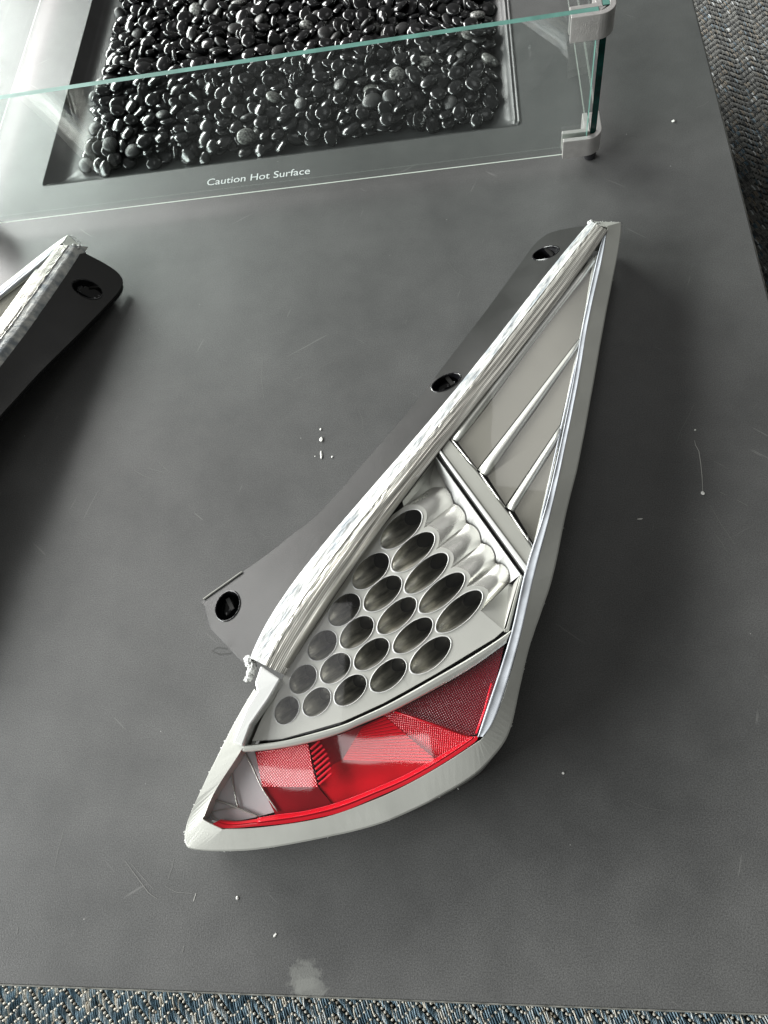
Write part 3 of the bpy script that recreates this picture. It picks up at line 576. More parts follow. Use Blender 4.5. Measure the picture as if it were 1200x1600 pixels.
-2648,11202,36,-300,-4,-101,8,-2408,11386,38,8,-307,-90,1,-2159,11244,56,-19,-50,-169,0,-2068,11367,54,266,23,-168,17,-1688,11143,57,-271,2,-85,23,-1392,11243,120,203,41,-182,5,
-1091,11198,40,-14,4,-136,2,-804,11437,36,1,-9,102,0,-740,11178,108,4,5,-93,23,-296,11202,42,-11,-14,64,16,-126,11204,49,0,-297,49,19,7,11374,58,308,-44,-3,9,
-4600,11527,45,314,6,-147,17,-4478,11644,42,0,17,275,16,-4086,11465,42,297,-3,-170,16,-4074,11636,48,13,-15,-151,18,-3814,11464,62,-9,52,-111,16,-3347,11570,58,300,40,-3,22,
-3204,11680,40,17,5,233,21,-2824,11605,40,-8,-10,139,21,-2717,11624,118,-293,5,-164,21,-2322,11536,47,0,16,134,18,-2086,11558,118,-306,-22,136,11,-1834,11610,44,0,26,274,4,
-1714,11701,54,273,25,-11,13,-1532,11643,51,-13,-40,-137,13,-1164,11603,40,12,4,38,15,-958,11453,85,18,-27,157,10,-624,11454,40,13,4,205,2,-468,11518,36,14,4,210,8,
-114,11672,50,300,-35,-19,1,36,11632,40,-10,302,-60,4,-4601,7738,56,19,47,-153,13,-4454,7973,42,-11,-8,-215,5,-4298,7914,134,-253,5,-116,5,-3876,7664,44,41,0,20,8,
-3804,7866,99,311,-14,-62,1,-3481,7857,112,41,-297,46,9,-3323,7930,46,-36,7,-274,4,-2968,7781,119,-4,11,123,22,-2778,7928,38,-302,0,-111,9,-2362,7966,118,-4,-8,-278,19,
-2285,7660,62,-48,31,200,14,-1996,7536,50,-35,-306,103,6,-1670,7677,68,-22,255,169,19,-1568,7948,138,-22,71,257,12,-1048,7754,84,-3,-4,-158,15,-873,7836,109,20,-311,84,6,
-611,7734,88,57,-77,159,15,-554,7894,57,-50,-1,189,14,-281,7938,117,42,-26,-53,10,198,7932,58,-40,-281,-51,9,-4596,7958,130,251,9,-182,20,-4398,8116,96,23,310,117,2,
-4197,8001,110,-24,-21,78,19,-4039,8118,94,22,289,-140,23,-3788,8150,117,4,-300,114,6,-3432,8000,112,26,5,297,21,-3294,8166,106,-15,-41,-122,17,-2832,7954,154,-306,-15,23,19,
-2700,8014,108,281,2,98,10,-2505,8089,108,-28,2,-112,10,-2032,8062,128,259,15,70,19,-1934,8247,138,105,288,-8,19,-1672,8070,120,274,-23,22,5,-1474,7952,49,35,23,-104,20,
-1266,8024,106,18,32,46,22,-1038,8237,88,4,-302,-115,8,-701,7996,58,-53,34,2,17,-474,8030,63,268,-28,144,11,-294,8146,104,308,10,114,8,-8,8001,113,17,5,89,10,
-4646,8246,89,-92,-38,93,15,-4476,8298,118,-35,-2,-168,15,-4228,8496,61,62,-4,233,1,-4007,8281,92,-3,45,142,17,-3640,8366,86,21,-293,36,14,-3488,8429,116,2,13,-90,14,
-3318,8342,80,293,-26,-92,11,-2916,8376,106,-23,-11,-9,12,-2774,8338,86,-28,-22,20,5,-2521,8306,100,8,-19,308,0,-2232,8430,128,-20,-56,-238,7,-1914,8412,104,-13,-13,70,3,
-1688,8389,116,-34,-26,-272,7,-1286,8405,54,-16,-40,200,9,-1089,8464,56,-274,19,20,22,-958,8403,90,14,300,-29,16,-786,8362,90,-304,-12,37,10,-380,8218,47,-18,-22,-225,17,
-99,8437,102,12,-56,21,6,74,8466,117,-11,293,95,6,-4750,8822,132,22,-267,-73,9,-4532,8698,100,-11,39,190,2,-4152,8646,38,2,-303,34,20,-3883,8806,37,-306,10,97,20,
-3542,8609,138,-2,-64,310,0,-3332,8864,132,305,58,0,6,-3182,8603,42,314,-15,126,5,-2986,8751,115,11,-309,-84,23,-2796,8809,116,34,312,106,1,-2508,8824,160,97,261,14,22,
-2134,8694,108,-288,14,27,21,-1880,8778,130,-46,-81,177,3,-1817,8820,43,17,5,-125,22,-1480,8829,76,-245,57,-144,13,-1106,8761,114,21,7,-229,21,-852,8636,49,18,-21,171,6,
-540,8659,162,-5,-11,281,8,-402,8535,120,5,-292,33,23,-68,8672,79,238,-28,64,3,224,8646,68,49,-28,236,23,-4808,8957,113,-20,-297,2,23,-4455,9181,104,-31,312,66,23,
-4142,8958,38,292,-6,63,8,-3956,9000,119,27,290,-35,11,-3678,8872,99,302,2,140,21,-3521,8988,91,-18,301,79,9,-3330,9028,94,8,-1,56,20,-2876,8984,84,41,0,46,4,
-2706,9006,100,-304,13,91,11,-2370,8937,66,242,-38,-168,0,-2201,8837,96,4,-14,49,5,-1959,8955,88,12,29,-9,9,-1609,8990,103,-1,10,69,21,-1498,8958,168,-2,-23,-147,11,
-1214,9074,98,-3,-1,283,17,-890,9040,106,-22,-13,-20,18,-590,8915,114,-308,5,-14,4,-366,8852,46,0,-286,-184,5,-77,8870,56,-60,-2,-109,17,224,8880,96,285,28,47,0,
-4832,9303,50,-290,-7,-10,7,-4623,9216,64,-23,-264,-182,6,-4098,9132,58,270,-32,88,20,-3890,9315,139,-264,22,-88,19,-3808,9265,68,35,-39,-74,14,-3490,9259,114,-313,0,27,19,
-3236,9244,66,273,-37,-143,7,-2928,9252,122,-21,303,-92,23,-2556,9156,138,54,31,-307,4,-2360,9340,111,-1,25,-70,0,-2266,9460,96,-47,16,-302,23,-1840,9324,112,10,-28,-215,8,
-1621,9228,105,-297,2,33,3,-1347,9226,43,20,-309,-137,2,-1274,9270,104,6,-17,199,20,-1028,9388,108,-24,52,-141,9,-656,9377,80,290,-47,-50,11,-550,9342,36,-10,6,137,0,
-318,9131,104,-305,0,74,22,-87,9144,87,273,1,-173,20,-4864,9660,42,-11,300,-66,16,-4450,9646,118,29,-47,-7,22,-4132,9383,88,10,-38,-261,4,-3896,9467,116,-306,6,-50,19,
-3643,9386,114,-18,1,-48,5,-3374,9380,90,-57,21,181,19,-3072,9418,110,305,-27,-125,23,-2868,9502,116,20,-307,39,18,-2601,9404,56,-20,42,-135,9,-2606,9630,48,-272,2,-120,20,
-2170,9580,103,-33,29,-286,13,-1908,9476,96,-10,2,67,9,-1788,9578,40,301,-4,-67,2,-1508,9667,62,280,-33,42,11,-1323,9448,86,3,-253,76,20,-950,9550,117,-306,-11,-114,5,
-758,9686,36,-9,-9,301,8,-303,9648,98,62,38,16,18,-120,9618,41,-303,12,-64,10,-42,9492,116,2,-282,129,23,-4688,9739,92,9,-10,18,3,-4490,9861,62,-1,59,128,17,
-4217,9894,105,6,1,130,0,-4096,9908,42,-302,16,30,16,-3596,9916,104,6,30,311,10,-3314,10073,152,-29,-58,291,8,-3046,9912,91,305,-31,-84,6,-2944,9754,100,35,273,-163,21,
-2643,9844,108,-5,1,68,18,-2496,9870,46,293,-6,-105,6,-2238,9961,99,-11,-292,-19,9,-1828,9958,108,-18,14,-259,20,-1608,9842,102,-1,18,272,21,-1404,9833,103,11,-7,-134,9,
-1225,9790,122,18,-289,25,15,-876,9948,179,-40,-45,136,22,-589,9732,51,-21,-35,253,17,-330,9922,105,29,313,65,10,-154,9765,110,-304,1,-123,15,30,9886,63,-250,-10,146,5,
-4730,10252,108,31,-33,260,18,-4439,10258,96,-47,17,-302,2,-4330,10278,167,54,0,104,9,-3995,10042,36,-12,-310,-35,13,-3610,10050,126,36,-27,-271,0,-3312,10048,58,-268,-30,158,5,
-3083,10177,90,127,-88,-35,19,-2916,10206,121,-296,34,-62,20,-2680,10016,118,-19,304,68,7,-2391,10196,118,287,4,112,3,-2261,10280,60,2,268,-40,6,-1932,10083,88,15,-294,-94,15,
-1762,10052,52,-21,31,225,10,-1486,10083,103,-17,-276,16,7,-1292,10048,142,-58,243,-19,23,-850,9985,38,-5,304,6,1,-674,10204,120,-42,-57,130,1,-552,10108,102,10,6,-204,8,
-182,10088,126,-291,55,108,23,265,10120,63,48,-45,188,8,-4824,10394,74,-50,-52,84,6,-4554,10303,58,-53,281,88,12,-4237,10380,100,-2,2,48,0,-3897,10275,96,-20,17,-282,12,
-3694,10450,98,-7,-9,298,15,-3498,10404,114,294,-9,126,11,-3332,10443,103,-28,-13,-97,17,-2952,10560,101,16,-301,-83,5,-2810,10508,118,104,16,42,18,-2498,10565,102,-18,-7,-262,20,
-2118,10337,36,-5,304,38,0,-2060,10566,115,-2,-7,307,7,-1802,10426,96,-3,-2,206,6,-1564,10384,124,67,-247,-122,17,-1284,10503,49,-23,-28,-107,17,-964,10510,70,251,2,-114,15,
-601,10434,36,-7,8,-3,0,-494,10314,58,34,44,-144,12,-218,10378,110,-280,52,-74,1,-4,10574,100,20,27,-73,13,-4706,10827,100,-31,-306,107,16,-4400,10742,80,44,-95,-271,18,
-4241,10646,106,6,310,67,23,-3921,10778,64,-82,12,275,8,-3712,10602,124,257,-52,-119,13,-3422,10606,106,4,-6,8,15,-3155,10682,82,-28,103,-276,18,-3014,10768,116,34,16,-253,15,
-2726,10675,100,-295,3,-143,8,-2594,10814,76,67,-47,213,10,-2201,10784,153,15,-297,66,4,-1792,10775,40,-12,4,102,15,-1720,10658,112,15,-6,133,3,-1434,10792,60,248,0,-92,20,
-1141,10634,104,307,30,97,1,-1004,10660,144,301,7,-60,19,-706,10556,106,-13,-310,-99,0,-520,10619,126,300,11,12,13,8,10736,84,-9,-199,-130,18,257,10574,44,31,22,76,12,
-4896,10968,40,-11,312,-142,10,-4458,10944,83,-37,-73,-32,3,-4161,11068,72,-236,30,197,5,-3874,11062,116,28,29,-81,10,-3770,10846,70,-18,-261,-59,3,-3486,11002,123,7,-23,-44,11,
-3220,10964,104,25,7,224,15,-2851,11018,42,-9,-9,-187,11,-2744,11195,78,7,56,-313,22,-2408,10936,100,-9,-300,126,12,-2110,11002,66,288,68,-71,17,-1913,10980,114,-15,10,-120,21,
-1570,10748,150,-34,11,-219,19,-1338,10916,41,-33,5,-176,8,-1229,10870,72,69,-30,76,6,-940,10910,55,-15,285,-96,7,-648,10997,108,-269,-10,119,5,-457,11044,112,298,-40,9,23,
-190,11154,143,26,-1,180,2,-3,10882,100,60,10,-262,11,-4926,11288,52,295,-39,74,20,-4544,11383,111,-17,1,181,2,-4116,11290,113,18,36,185,5,-3945,11358,40,306,9,7,10,
-3584,11240,138,-42,-12,173,21,-3460,11306,96,-303,26,-26,1,-3190,11146,101,292,5,5,11,-2868,11164,103,-294,5,-108,20,-2615,11376,40,303,14,49,1,-2332,11247,77,-293,4,157,14,
-2206,11418,42,10,-9,-191,5,-1976,11246,62,-56,-33,85,9,-1782,11036,88,132,79,-181,18,-1524,11144,46,-285,-8,-135,2,-1164,11368,106,-21,-42,201,13,-1049,11128,110,-309,31,86,13,
-555,11319,116,-301,-7,-151,6,-347,11185,106,5,286,57,0,-108,11302,106,266,-40,-119,17,286,11230,46,-38,-304,39,16,-4719,11492,108,-28,307,34,23,-4362,11514,110,12,302,-129,8,
-4192,11577,111,-28,-24,269,21,-3975,11426,106,24,-312,45,2,-3794,11712,64,296,-42,-46,23,-3549,11688,76,64,37,287,15,-3180,11434,108,-2,14,-26,8,-2876,11529,100,41,-16,-4,6,
-2694,11463,94,91,63,270,3,-2315,11676,62,25,262,-60,20,-1937,11431,99,-2,37,-167,13,-1936,11646,76,-18,-66,-56,15,-1576,11802,42,304,12,89,5,-1361,11614,57,46,-17,236,21,
-1236,11732,72,-34,240,-131,18,-1040,11679,72,-39,51,16,10,-589,11692,51,36,-307,-91,6,-408,11646,62,1,-49,-123,21,-192,11570,112,9,27,256,7,174,11616,72,-78,-45,-141,18,
-4694,7615,52,15,285,140,3,-4463,7894,116,285,15,-128,14,-4134,7834,126,-15,4,-293,7,-3962,7824,107,-21,28,259,5,-3627,7916,132,283,-11,96,19,-3486,7860,196,-313,26,115,6,
-3335,7776,68,70,-277,-123,20,-3102,7686,145,311,-58,100,18,-2765,7819,93,9,-290,-71,12,-2480,7817,114,-271,4,-181,18,-2320,7788,112,-4,16,290,5,-1872,7960,152,-25,55,-72,7,
-1840,7878,52,-47,16,107,0,-1489,7855,134,41,-38,-191,6,-1208,7602,56,40,0,4,23,-992,7747,158,5,11,-124,1,-799,7619,40,14,-3,59,14,-470,7689,52,-277,-27,109,13,
-162,7767,111,-8,-27,146,10,22,7662,60,23,50,-174,18,-4798,8204,51,18,41,258,4,-4565,8058,66,-89,40,-229,16,-4191,8183,116,-45,289,-121,5,-3914,7996,134,27,15,36,19,
-3619,8122,108,11,-9,109,18,-3459,8159,88,67,-12,-234,13,-3114,8077,109,301,3,-141,13,-3003,7947,141,38,15,199,0,-2698,8104,161,-5,-251,195,10,-2350,8215,96,-1,-300,77,23,
-2112,8196,109,29,-314,42,20,-1812,8061,70,-236,-27,119,9,-1628,8256,126,11,-47,200,19,-1280,7897,161,-276,1,33,17,-1178,8196,146,30,-14,109,22,-880,8267,134,258,-47,85,9,
-625,8082,116,34,-298,-133,23,-511,8200,123,-29,-296,142,8,-94,8164,110,25,312,46,6,96,8200,114,36,9,-223,15,-4903,8353,43,-298,-5,-33,22,-4402,8490,126,303,4,-32,0,
-4108,8351,120,273,-32,77,13,-3860,8362,117,11,-9,-294,23,-3663,8510,150,-230,87,-60,1,-3523,8286,136,-244,13,14,22,-3274,8504,78,60,-70,86,20,-2916,8526,126,10,-11,-294,19,
-2730,8502,133,30,13,-50,20,-2500,8538,114,-3,-34,213,14,-2072,8370,118,28,301,138,5,-1830,8364,186,-18,-298,-133,2,-1574,8575,125,-14,9,-233,6,-1580,8316,40,12,309,89,4,
-1192,8354,114,314,1,-5,21,-1012,8491,140,-21,-3,40,17,-690,8499,148,13,44,-15,19,-384,8339,112,20,3,77,1,-137,8306,80,-53,-85,156,16,-32,8320,52,18,42,-231,0,
-4718,8636,122,8,-299,-10,14,-4446,8637,188,23,15,-24,15,-4247,8826,116,0,-35,-237,6,-4058,8691,104,289,-13,45,9,-3824,8780,108,-3,-23,-142,16,-3348,8606,62,-11,55,5,8,
-3092,8597,116,7,-303,151,4,-3142,8746,178,-187,1,177,13,-2772,8632,113,-303,-43,107,19,-2324,8660,113,16,31,-143,10,-2124,8637,179,286,54,-130,18,-2036,8618,40,285,-6,141,8,
-1713,8702,108,49,9,-111,6,-1406,8625,94,-50,-10,-174,8,-1165,8614,140,-56,-288,3,13,-847,8536,110,-302,-5,-13,21,-782,8726,119,-8,-18,-228,19,-440,8770,111,-7,2,-118,23,
-147,8685,131,-268,-39,-121,23,416,8528,47,298,-5,165,7,-4634,9099,99,-158,-260,-19,1,-4358,8974,114,-8,-280,181,3,-4194,9032,92,-6,-1,141,17,-3992,8972,206,276,7,122,23,
-3764,9078,94,10,-307,-106,13,-3449,8885,116,35,-292,-132,12,-3220,9001,138,-22,41,-126,11,-3060,9013,96,62,-24,-9,0,-2641,9019,178,-3,-290,-135,22,-2520,9006,108,-3,5,-160,11,
-2286,8949,136,-9,288,-170,22,-1857,8924,134,-279,8,65,19,-1720,9056,136,-77,-18,110,2,-1326,8833,206,40,291,-74,3,-1173,8954,162,85,102,44,23,-876,9142,155,58,11,-264,21,
-682,9122,92,19,288,37,13,-410,8976,124,-6,-21,155,13,-240,8810,121,43,26,-301,17,-14,9082,125,-9,-34,-262,12,-4790,9206,113,-295,6,71,5,-4518,9344,140,292,-33,-40,19,
-4158,9208,112,-312,0,98,8,-3938,9141,130,24,-22,-222,20,-3662,9217,134,299,24,-104,5,-3510,9382,166,302,62,93,23,-3120,9196,156,36,16,98,23,-2954,9365,186,304,10,74,22,
-2698,9247,118,-292,1,100,7,-2428,9177,96,-29,-26,58,8,-2228,9318,132,291,11,-134,10,-2066,9368,104,-5,283,37,15,-1600,9124,184,119,-46,158,17,-1386,9132,142,-59,26,-95,15,
-1148,9234,118,41,-269,-106,21,-975,9294,127,-45,-291,6,3,-786,9259,98,-310,6,-85,4,-480,9282,109,293,4,21,14,-245,9230,156,-51,18,-39,2,214,9408,50,27,-307,-59,7,
-4738,9605,118,-276,-19,-47,9,-4568,9602,133,-28,295,-76,5,-4198,9507,120,36,306,-40,23,-3940,9702,104,-3,273,112,8,-3821,9624,141,-37,-38,209,7,-3548,9672,68,39,-70,310,12,
-3231,9448,158,79,302,0,9,-3006,9598,96,-309,20,-133,4,-2682,9536,129,58,-276,7,6,-2382,9594,110,258,-20,49,6,-2454,9460,154,118,-37,30,13,-1888,9646,128,23,304,118,19,
-1730,9554,116,-285,27,-2,14,-1510,9495,146,-234,23,123,22,-1074,9695,57,-263,32,25,12,-1069,9568,172,-207,13,-110,19,-734,9442,121,30,-311,82,22,-514,9474,118,287,19,-92,7,
-194,9578,109,-299,-6,81,16,432,9678,47,-16,-1,-93,18,-4954,9755,60,51,-299,120,21,-4522,9974,86,143,-27,67,20,-4112,9754,74,225,49,-91,18,-4004,9846,99,7,294,106,18,
-3820,9814,86,4,-6,91,10,-3418,9702,100,-4,-55,39,4,-3208,9958,132,-14,-305,79,11,-2857,9859,121,3,-6,252,1,-2694,9905,178,13,277,43,20,-2393,9866,106,11,-313,-141,10,
-2081,10016,131,8,295,90,17,-1988,9764,128,-113,-56,301,3,-1660,9922,151,272,31,165,1,-1426,10024,168,0,58,-149,22,-1118,9986,109,30,15,75,21,-1001,9906,162,-257,22,-147,13,
-600,9911,100,-53,38,-22,15,-532,9996,146,-56,-295,31,16,-5,9706,98,103,-76,181,11,121,9835,114,-30,15,-62,2,-4656,9973,52,-263,5,48,4,-4449,10125,104,7,281,153,0,
-4144,10294,158,-3,16,-308,9,-4040,10188,105,-267,-13,114,17,-3762,10249,148,-41,-302,-17,11,-3475,10159,120,307,-49,15,18,-3230,10197,118,-309,-44,6,13,-2850,10094,140,-21,278,121,7,
-2590,10224,98,288,4,-43,7,-2478,10024,93,-291,11,5,1,-2226,10128,108,-34,305,-48,1,-1965,10112,172,9,-289,44,14,-1626,10182,98,-294,-13,-55,17,-1498,10226,139,31,-252,57,15,
-1098,10176,118,-45,3,-138,0,-916,10048,118,-32,11,-287,22,-782,10142,118,-65,44,-299,15,-438,10204,86,114,-84,12,5,-222,10230,132,20,-226,128,18,5,10139,92,5,-306,-57,16,
-4942,10359,61,-258,30,-168,9,-4580,10500,114,26,-8,-155,20,-4122,10513,102,-57,20,35,11,-3828,10424,135,-56,26,232,9,-3627,10368,162,-297,33,-126,19,-3555,10574,144,-78,5,163,6,
-3208,10378,140,-8,-255,54,3,-2862,10349,98,-310,18,7,9,-2654,10460,92,-9,11,75,1,-2471,10442,120,-52,27,-243,9,-2154,10379,126,64,-28,-232,22,-1900,10573,144,27,13,152,2,
-1725,10341,154,-81,262,97,23,-1410,10419,116,296,14,117,21,-1119,10376,106,-11,305,-82,21,-878,10536,110,35,296,-110,13,-692,10382,133,-50,-36,-109,13,-530,10463,106,25,-294,130,10,
-100,10366,150,-244,-27,91,11,-18,10233,158,294,-14,29,7,-4804,10672,82,40,-102,98,18,-4544,10678,104,-9,-302,-72,9,-4220,10844,111,18,308,-34,14,-3848,10562,84,-30,4,-255,1,
-3711,10715,122,56,290,-42,9,-3386,10744,130,-74,31,38,20,-3283,10710,76,-53,239,-113,18,-3149,10814,124,251,-44,-8,20,-2817,10838,120,287,-23,19,23,-2526,10798,120,-68,44,-107,16,
-2354,10652,139,50,266,122,17,-1908,10752,88,4,-26,-90,8,-1756,10554,170,-36,-292,-6,4,-1288,10756,130,-35,20,230,15,-1130,10787,116,16,20,186,18,-811,10608,162,-1,8,226,6,
-622,10810,82,-295,20,28,14,-325,10788,58,-56,0,-116,13,-188,10658,92,25,-39,27,8,185,10758,63,-289,62,-11,17,-4596,10854,137,1,20,-74,16,-4611,10984,102,288,14,-161,20,
-4274,10985,135,-17,36,233,13,-4006,10946,102,-1,-5,199,9,-3620,10910,62,-70,-280,-83,16,-3315,11234,120,-32,-207,206,17,-3310,10854,121,13,103,-198,12,-2934,10962,110,-38,286,-111,0,
-2762,11012,98,-16,20,-57,4,-2375,11084,99,93,-23,233,9,-2062,10896,141,-8,293,-34,14,-1887,11124,144,49,-12,306,5,-1782,10912,124,-82,308,48,12,-1418,10980,107,17,26,230,13,
-1134,10958,158,-7,23,-60,23,-992,11045,60,66,311,59,9,-726,10844,177,233,-19,6,15,-567,10930,146,5,-291,-140,4,-36,11043,131,-35,22,-248,3,220,11098,82,-224,35,203,2,
-4684,11340,139,31,-20,-34,19,-4412,11306,138,-291,60,41,2,-4274,11398,62,-53,29,159,10,-3943,11229,103,6,2,205,21,-3636,11420,83,2,-8,113,21,-3358,11350,146,8,-295,47,10,
-3164,11261,130,29,278,-129,9,-2877,11345,118,22,-36,-69,17,-2698,11317,136,26,-271,101,15,-2358,11398,112,299,9,42,16,-2212,11292,126,287,5,9,15,-2054,11112,73,-103,-82,-142,16,
-1846,11294,130,278,22,-91,3,-1606,11398,99,14,-14,-291,12,-1254,11233,118,-33,25,-26,5,-958,11295,116,-293,-44,-6,6,-689,11294,168,-298,8,163,9,-378,11359,76,39,33,196,0,
-32,11428,129,-311,-7,-116,22,13,11169,89,8,-303,-154,10,-4911,11484,58,-261,30,-137,17,-4385,11778,55,16,35,257,22,-4222,11524,182,49,-13,-16,7,-3794,11392,126,-7,-29,193,19,
-3578,11793,64,250,-38,-26,12,-3360,11731,65,254,35,92,18,-3033,11776,42,9,-9,-301,11,-2950,11492,154,-35,46,289,3,-2557,11498,94,-174,-227,-44,1,-2437,11553,112,6,-13,169,4,
-2204,11799,40,-16,5,-100,4,-1926,11778,68,-30,71,169,0,-1731,11382,126,-126,16,174,1,-1383,11782,59,294,-43,-107,6,-1085,11516,122,-38,273,-119,4,-868,11734,46,9,-284,143,9,
-708,11427,106,-16,303,-65,20,-424,11790,52,43,-27,-206,4,-362,11464,111,-33,24,100,2,43,11538,93,21,-40,30,8,-4871,7668,56,-274,-18,-51,6,-4368,7749,114,-289,-16,145,1,
-4298,7592,70,-56,-280,0,15,-4124,7568,58,279,24,-148,7,-3727,7607,51,-292,26,-6,18,-3444,7673,70,-232,-1,-47,10,-3223,7822,146,18,267,96,3,-2984,7580,68,-65,314,67,3,
-2694,7800,146,40,8,71,11,-2506,7956,183,2,-1,-181,7,-2168,7909,135,-3,-34,-42,23,-1880,7718,112,-286,12,78,9,-1718,7860,117,3,-26,-265,1,-1438,7998,152,-20,272,-107,17,
-1150,7909,74,-114,-280,-7,17,-1018,7920,156,-60,-70,255,19,-750,7944,155,-11,23,203,13,-432,7892,130,285,40,-83,17,-98,7590,63,56,34,-63,13,289,7744,48,-36,1,-164,14,
-4969,8197,54,304,-32,118,3,-4474,8088,168,-31,-305,-73,7,-4320,8272,132,-19,-1,212,16,-3968,7888,194,16,-12,23,3,-3704,8198,178,-38,15,12,21,-3392,8202,166,29,-8,-291,10,
-3192,8212,144,-42,34,11,4,-3044,8221,132,55,17,152,10,-2816,8248,155,12,8,-86,2,-2394,8119,167,-17,311,-35,9,-2254,8245,150,-6,-293,78,20,-1880,8139,154,48,-59,-180,4,
-1726,8138,168,-23,281,-112,5,-1473,8185,112,266,17,166,22,-1090,8028,113,-253,-16,-93,17,-966,8116,131,-5,-40,97,6,-786,8115,180,0,313,-150,9,-395,8058,164,2,310,-115,11,
-196,8108,174,-15,-2,129,11,206,8058,72,-80,-271,-28,18,-5046,8522,44,8,-10,135,23,-4516,8408,190,296,-5,-71,22,-4144,8475,156,23,288,40,14,-3842,8623,81,-97,-24,-120,6,
-3664,8382,180,-8,-52,-2,2,-3303,8384,150,26,278,-92,15,-3170,8446,82,-126,-32,85,0,-3056,8538,193,-282,-37,57,1,-2625,8378,164,213,30,28,11,-2404,8414,130,-304,15,-7,7,
-2184,8340,198,0,41,-26,2,-1984,8517,140,89,210,5,17,-1756,8535,116,291,-70,-67,13,-1393,8366,110,19,16,-254,0,-1030,8276,164,266,8,-54,13,-872,8461,176,298,37,-128,14,
-588,8360,107,-7,-21,16,12,-370,8254,168,-37,16,-301,14,-267,8428,140,29,-69,273,7,244,8376,64,24,-261,-19,9,-4634,8784,146,-25,-290,109,10,-4260,8569,179,-34,-7,158,11,
-4124,8828,158,242,27,-183,6,-3950,8814,144,-29,23,110,15,-3672,8767,164,-305,-15,21,2,-3420,8682,144,22,250,-137,19,-3236,8684,103,287,-6,98,13,-2880,8762,184,-2,13,-155,19,
-2612,8689,121,-28,3,-127,9,-2341,8536,179,-42,-13,-9,2,-2060,8574,216,228,-210,9,14,-1966,8674,131,-14,-304,-58,1,-1802,8628,173,301,6,-28,11,-1348,8685,161,-309,25,-128,9,
-1311,8489,149,-2,-39,-126,22,-966,8624,144,66,304,6,21,-671,8658,198,-38,53,289,4,-396,8646,178,9,-267,4,13,-250,8645,148,-66,37,212,20,357,8778,40,11,0,252,15,
-4700,8961,167,10,-26,308,1,-4549,8969,110,288,5,102,13,-4142,8944,138,-254,37,48,0,-4082,9090,182,220,19,81,21,-3634,9002,147,14,21,288,13,-3422,9022,167,6,-27,-182,11,
-3222,8870,170,52,-47,154,22,-2880,8909,180,-134,66,-256,23,-2660,8884,196,39,33,-71,14,-2435,9031,172,13,22,102,11,-2127,8981,162,-69,16,-200,5,-1965,8926,192,8,67,-299,12,
-1850,9078,144,40,-48,29,8,-1308,9014,191,-39,2,-296,21,-1004,8927,128,-284,2,-62,2,-842,8888,160,-226,53,99,22,-748,9098,149,-53,259,-63,4,-578,9044,165,17,-312,-102,14,
-200,8974,125,-13,18,101,15,247,9126,104,-6,-16,-234,17,-4654,9218,159,10,-7,-309,1,-4412,9390,196,-76,26,-14,10,-4206,9342,188,26,20,36,15,-4042,9265,164,-20,11,-223,1,
-3578,9210,200,-6,-22,-177,21,-3371,9220,171,-4,-289,-60,3,-3220,9322,130,-54,15,-93,14,-2766,9386,138,48,309,53,12,-2590,9283,188,1,314,-69,23,-2532,9316,114,-45,-5,223,10,
-2138,9092,117,-2,-288,-87,1,-1982,9168,92,284,14,-140,20,-1674,9390,128,-62,-9,88,19,-1252,9146,177,-24,-10,229,13,-1065,9128,136,19,-35,232,3,-822,9316,171,-5,299,84,8,
-669,9246,162,-12,297,79,6,-422,9342,168,268,2,-93,15,-124,9309,146,58,-1,190,6,56,9260,106,2,307,79,14,-4720,9406,120,-288,-4,140,23,-4588,9494,173,37,19,-94,0,
-4152,9610,155,-12,-250,182,18,-4024,9578,122,29,32,289,4,-3673,9496,154,265,41,39,3,-3506,9581,134,-38,-289,60,13,-3174,9566,182,-74,-44,-160,6,-3018,9544,168,-7,12,-58,13,
-2672,9668,135,33,35,209,7,-2514,9565,136,29,253,118,1,-2053,9668,158,121,-282,-4,18,-2000,9540,138,-38,36,233,0,-1608,9581,149,50,-281,-140,3,-1356,9598,127,-24,-4,-282,14,
-1176,9486,106,-31,33,270,17,-832,9612,142,-23,-244,145,9,-662,9602,108,60,-25,-263,20,-398,9512,144,59,38,182,2,-236,9416,128,285,30,-86,21,68,9582,138,-6,65,37,7,
-4700,9922,126,-5,-10,291,13,-4360,9804,112,10,-29,-234,17,-4082,10014,101,-2,-9,-107,1,-3918,9954,142,-45,32,-32,22,-3754,9936,132,259,-8,-76,16,-3442,9996,141,-12,-266,162,0,
-3096,10066,144,38,-187,11,17,-3120,9738,115,34,-9,-133,10,-2723,10078,203,8,2,-67,1,-2500,9832,162,-83,-58,133,17,-2181,9720,138,-90,42,93,8,-1929,9864,118,-2,-66,133,12,
-1786,10048,184,-20,24,209,20,-1530,9937,159,179,-111,-112,13,-1153,9884,176,-4,313,65,2,-1029,9721,134,41,31,11,23,-683,9947,206,1,313,111,7,-352,10023,140,-62,-34,-26,21,
-144,9915,146,-4,-251,155,7,262,9968,62,-63,-37,-276,17,-4912,10074,65,57,295,106,2,-4432,9888,147,-11,268,-110,13,-4194,10032,149,-30,281,-149,2,-3931,10134,118,-46,18,-204,10,
-3786,10094,133,13,43,-159,5,-3583,10169,154,-18,-28,19,4,-3336,10232,136,308,-53,13,21,-2936,10017,179,-27,47,-282,15,-2697,10205,168,-18,38,-297,14,-2522,10107,168,4,-314,133,21,
-2216,10064,169,-297,-7,-6,8,-1872,10183,204,306,29,71,13,-1757,10152,114,-264,-17,-157,14,-1362,10242,138,-38,-70,-169,13,-1113,10368,187,-14,-313,51,22,-1026,10197,162,-312,59,50,11,
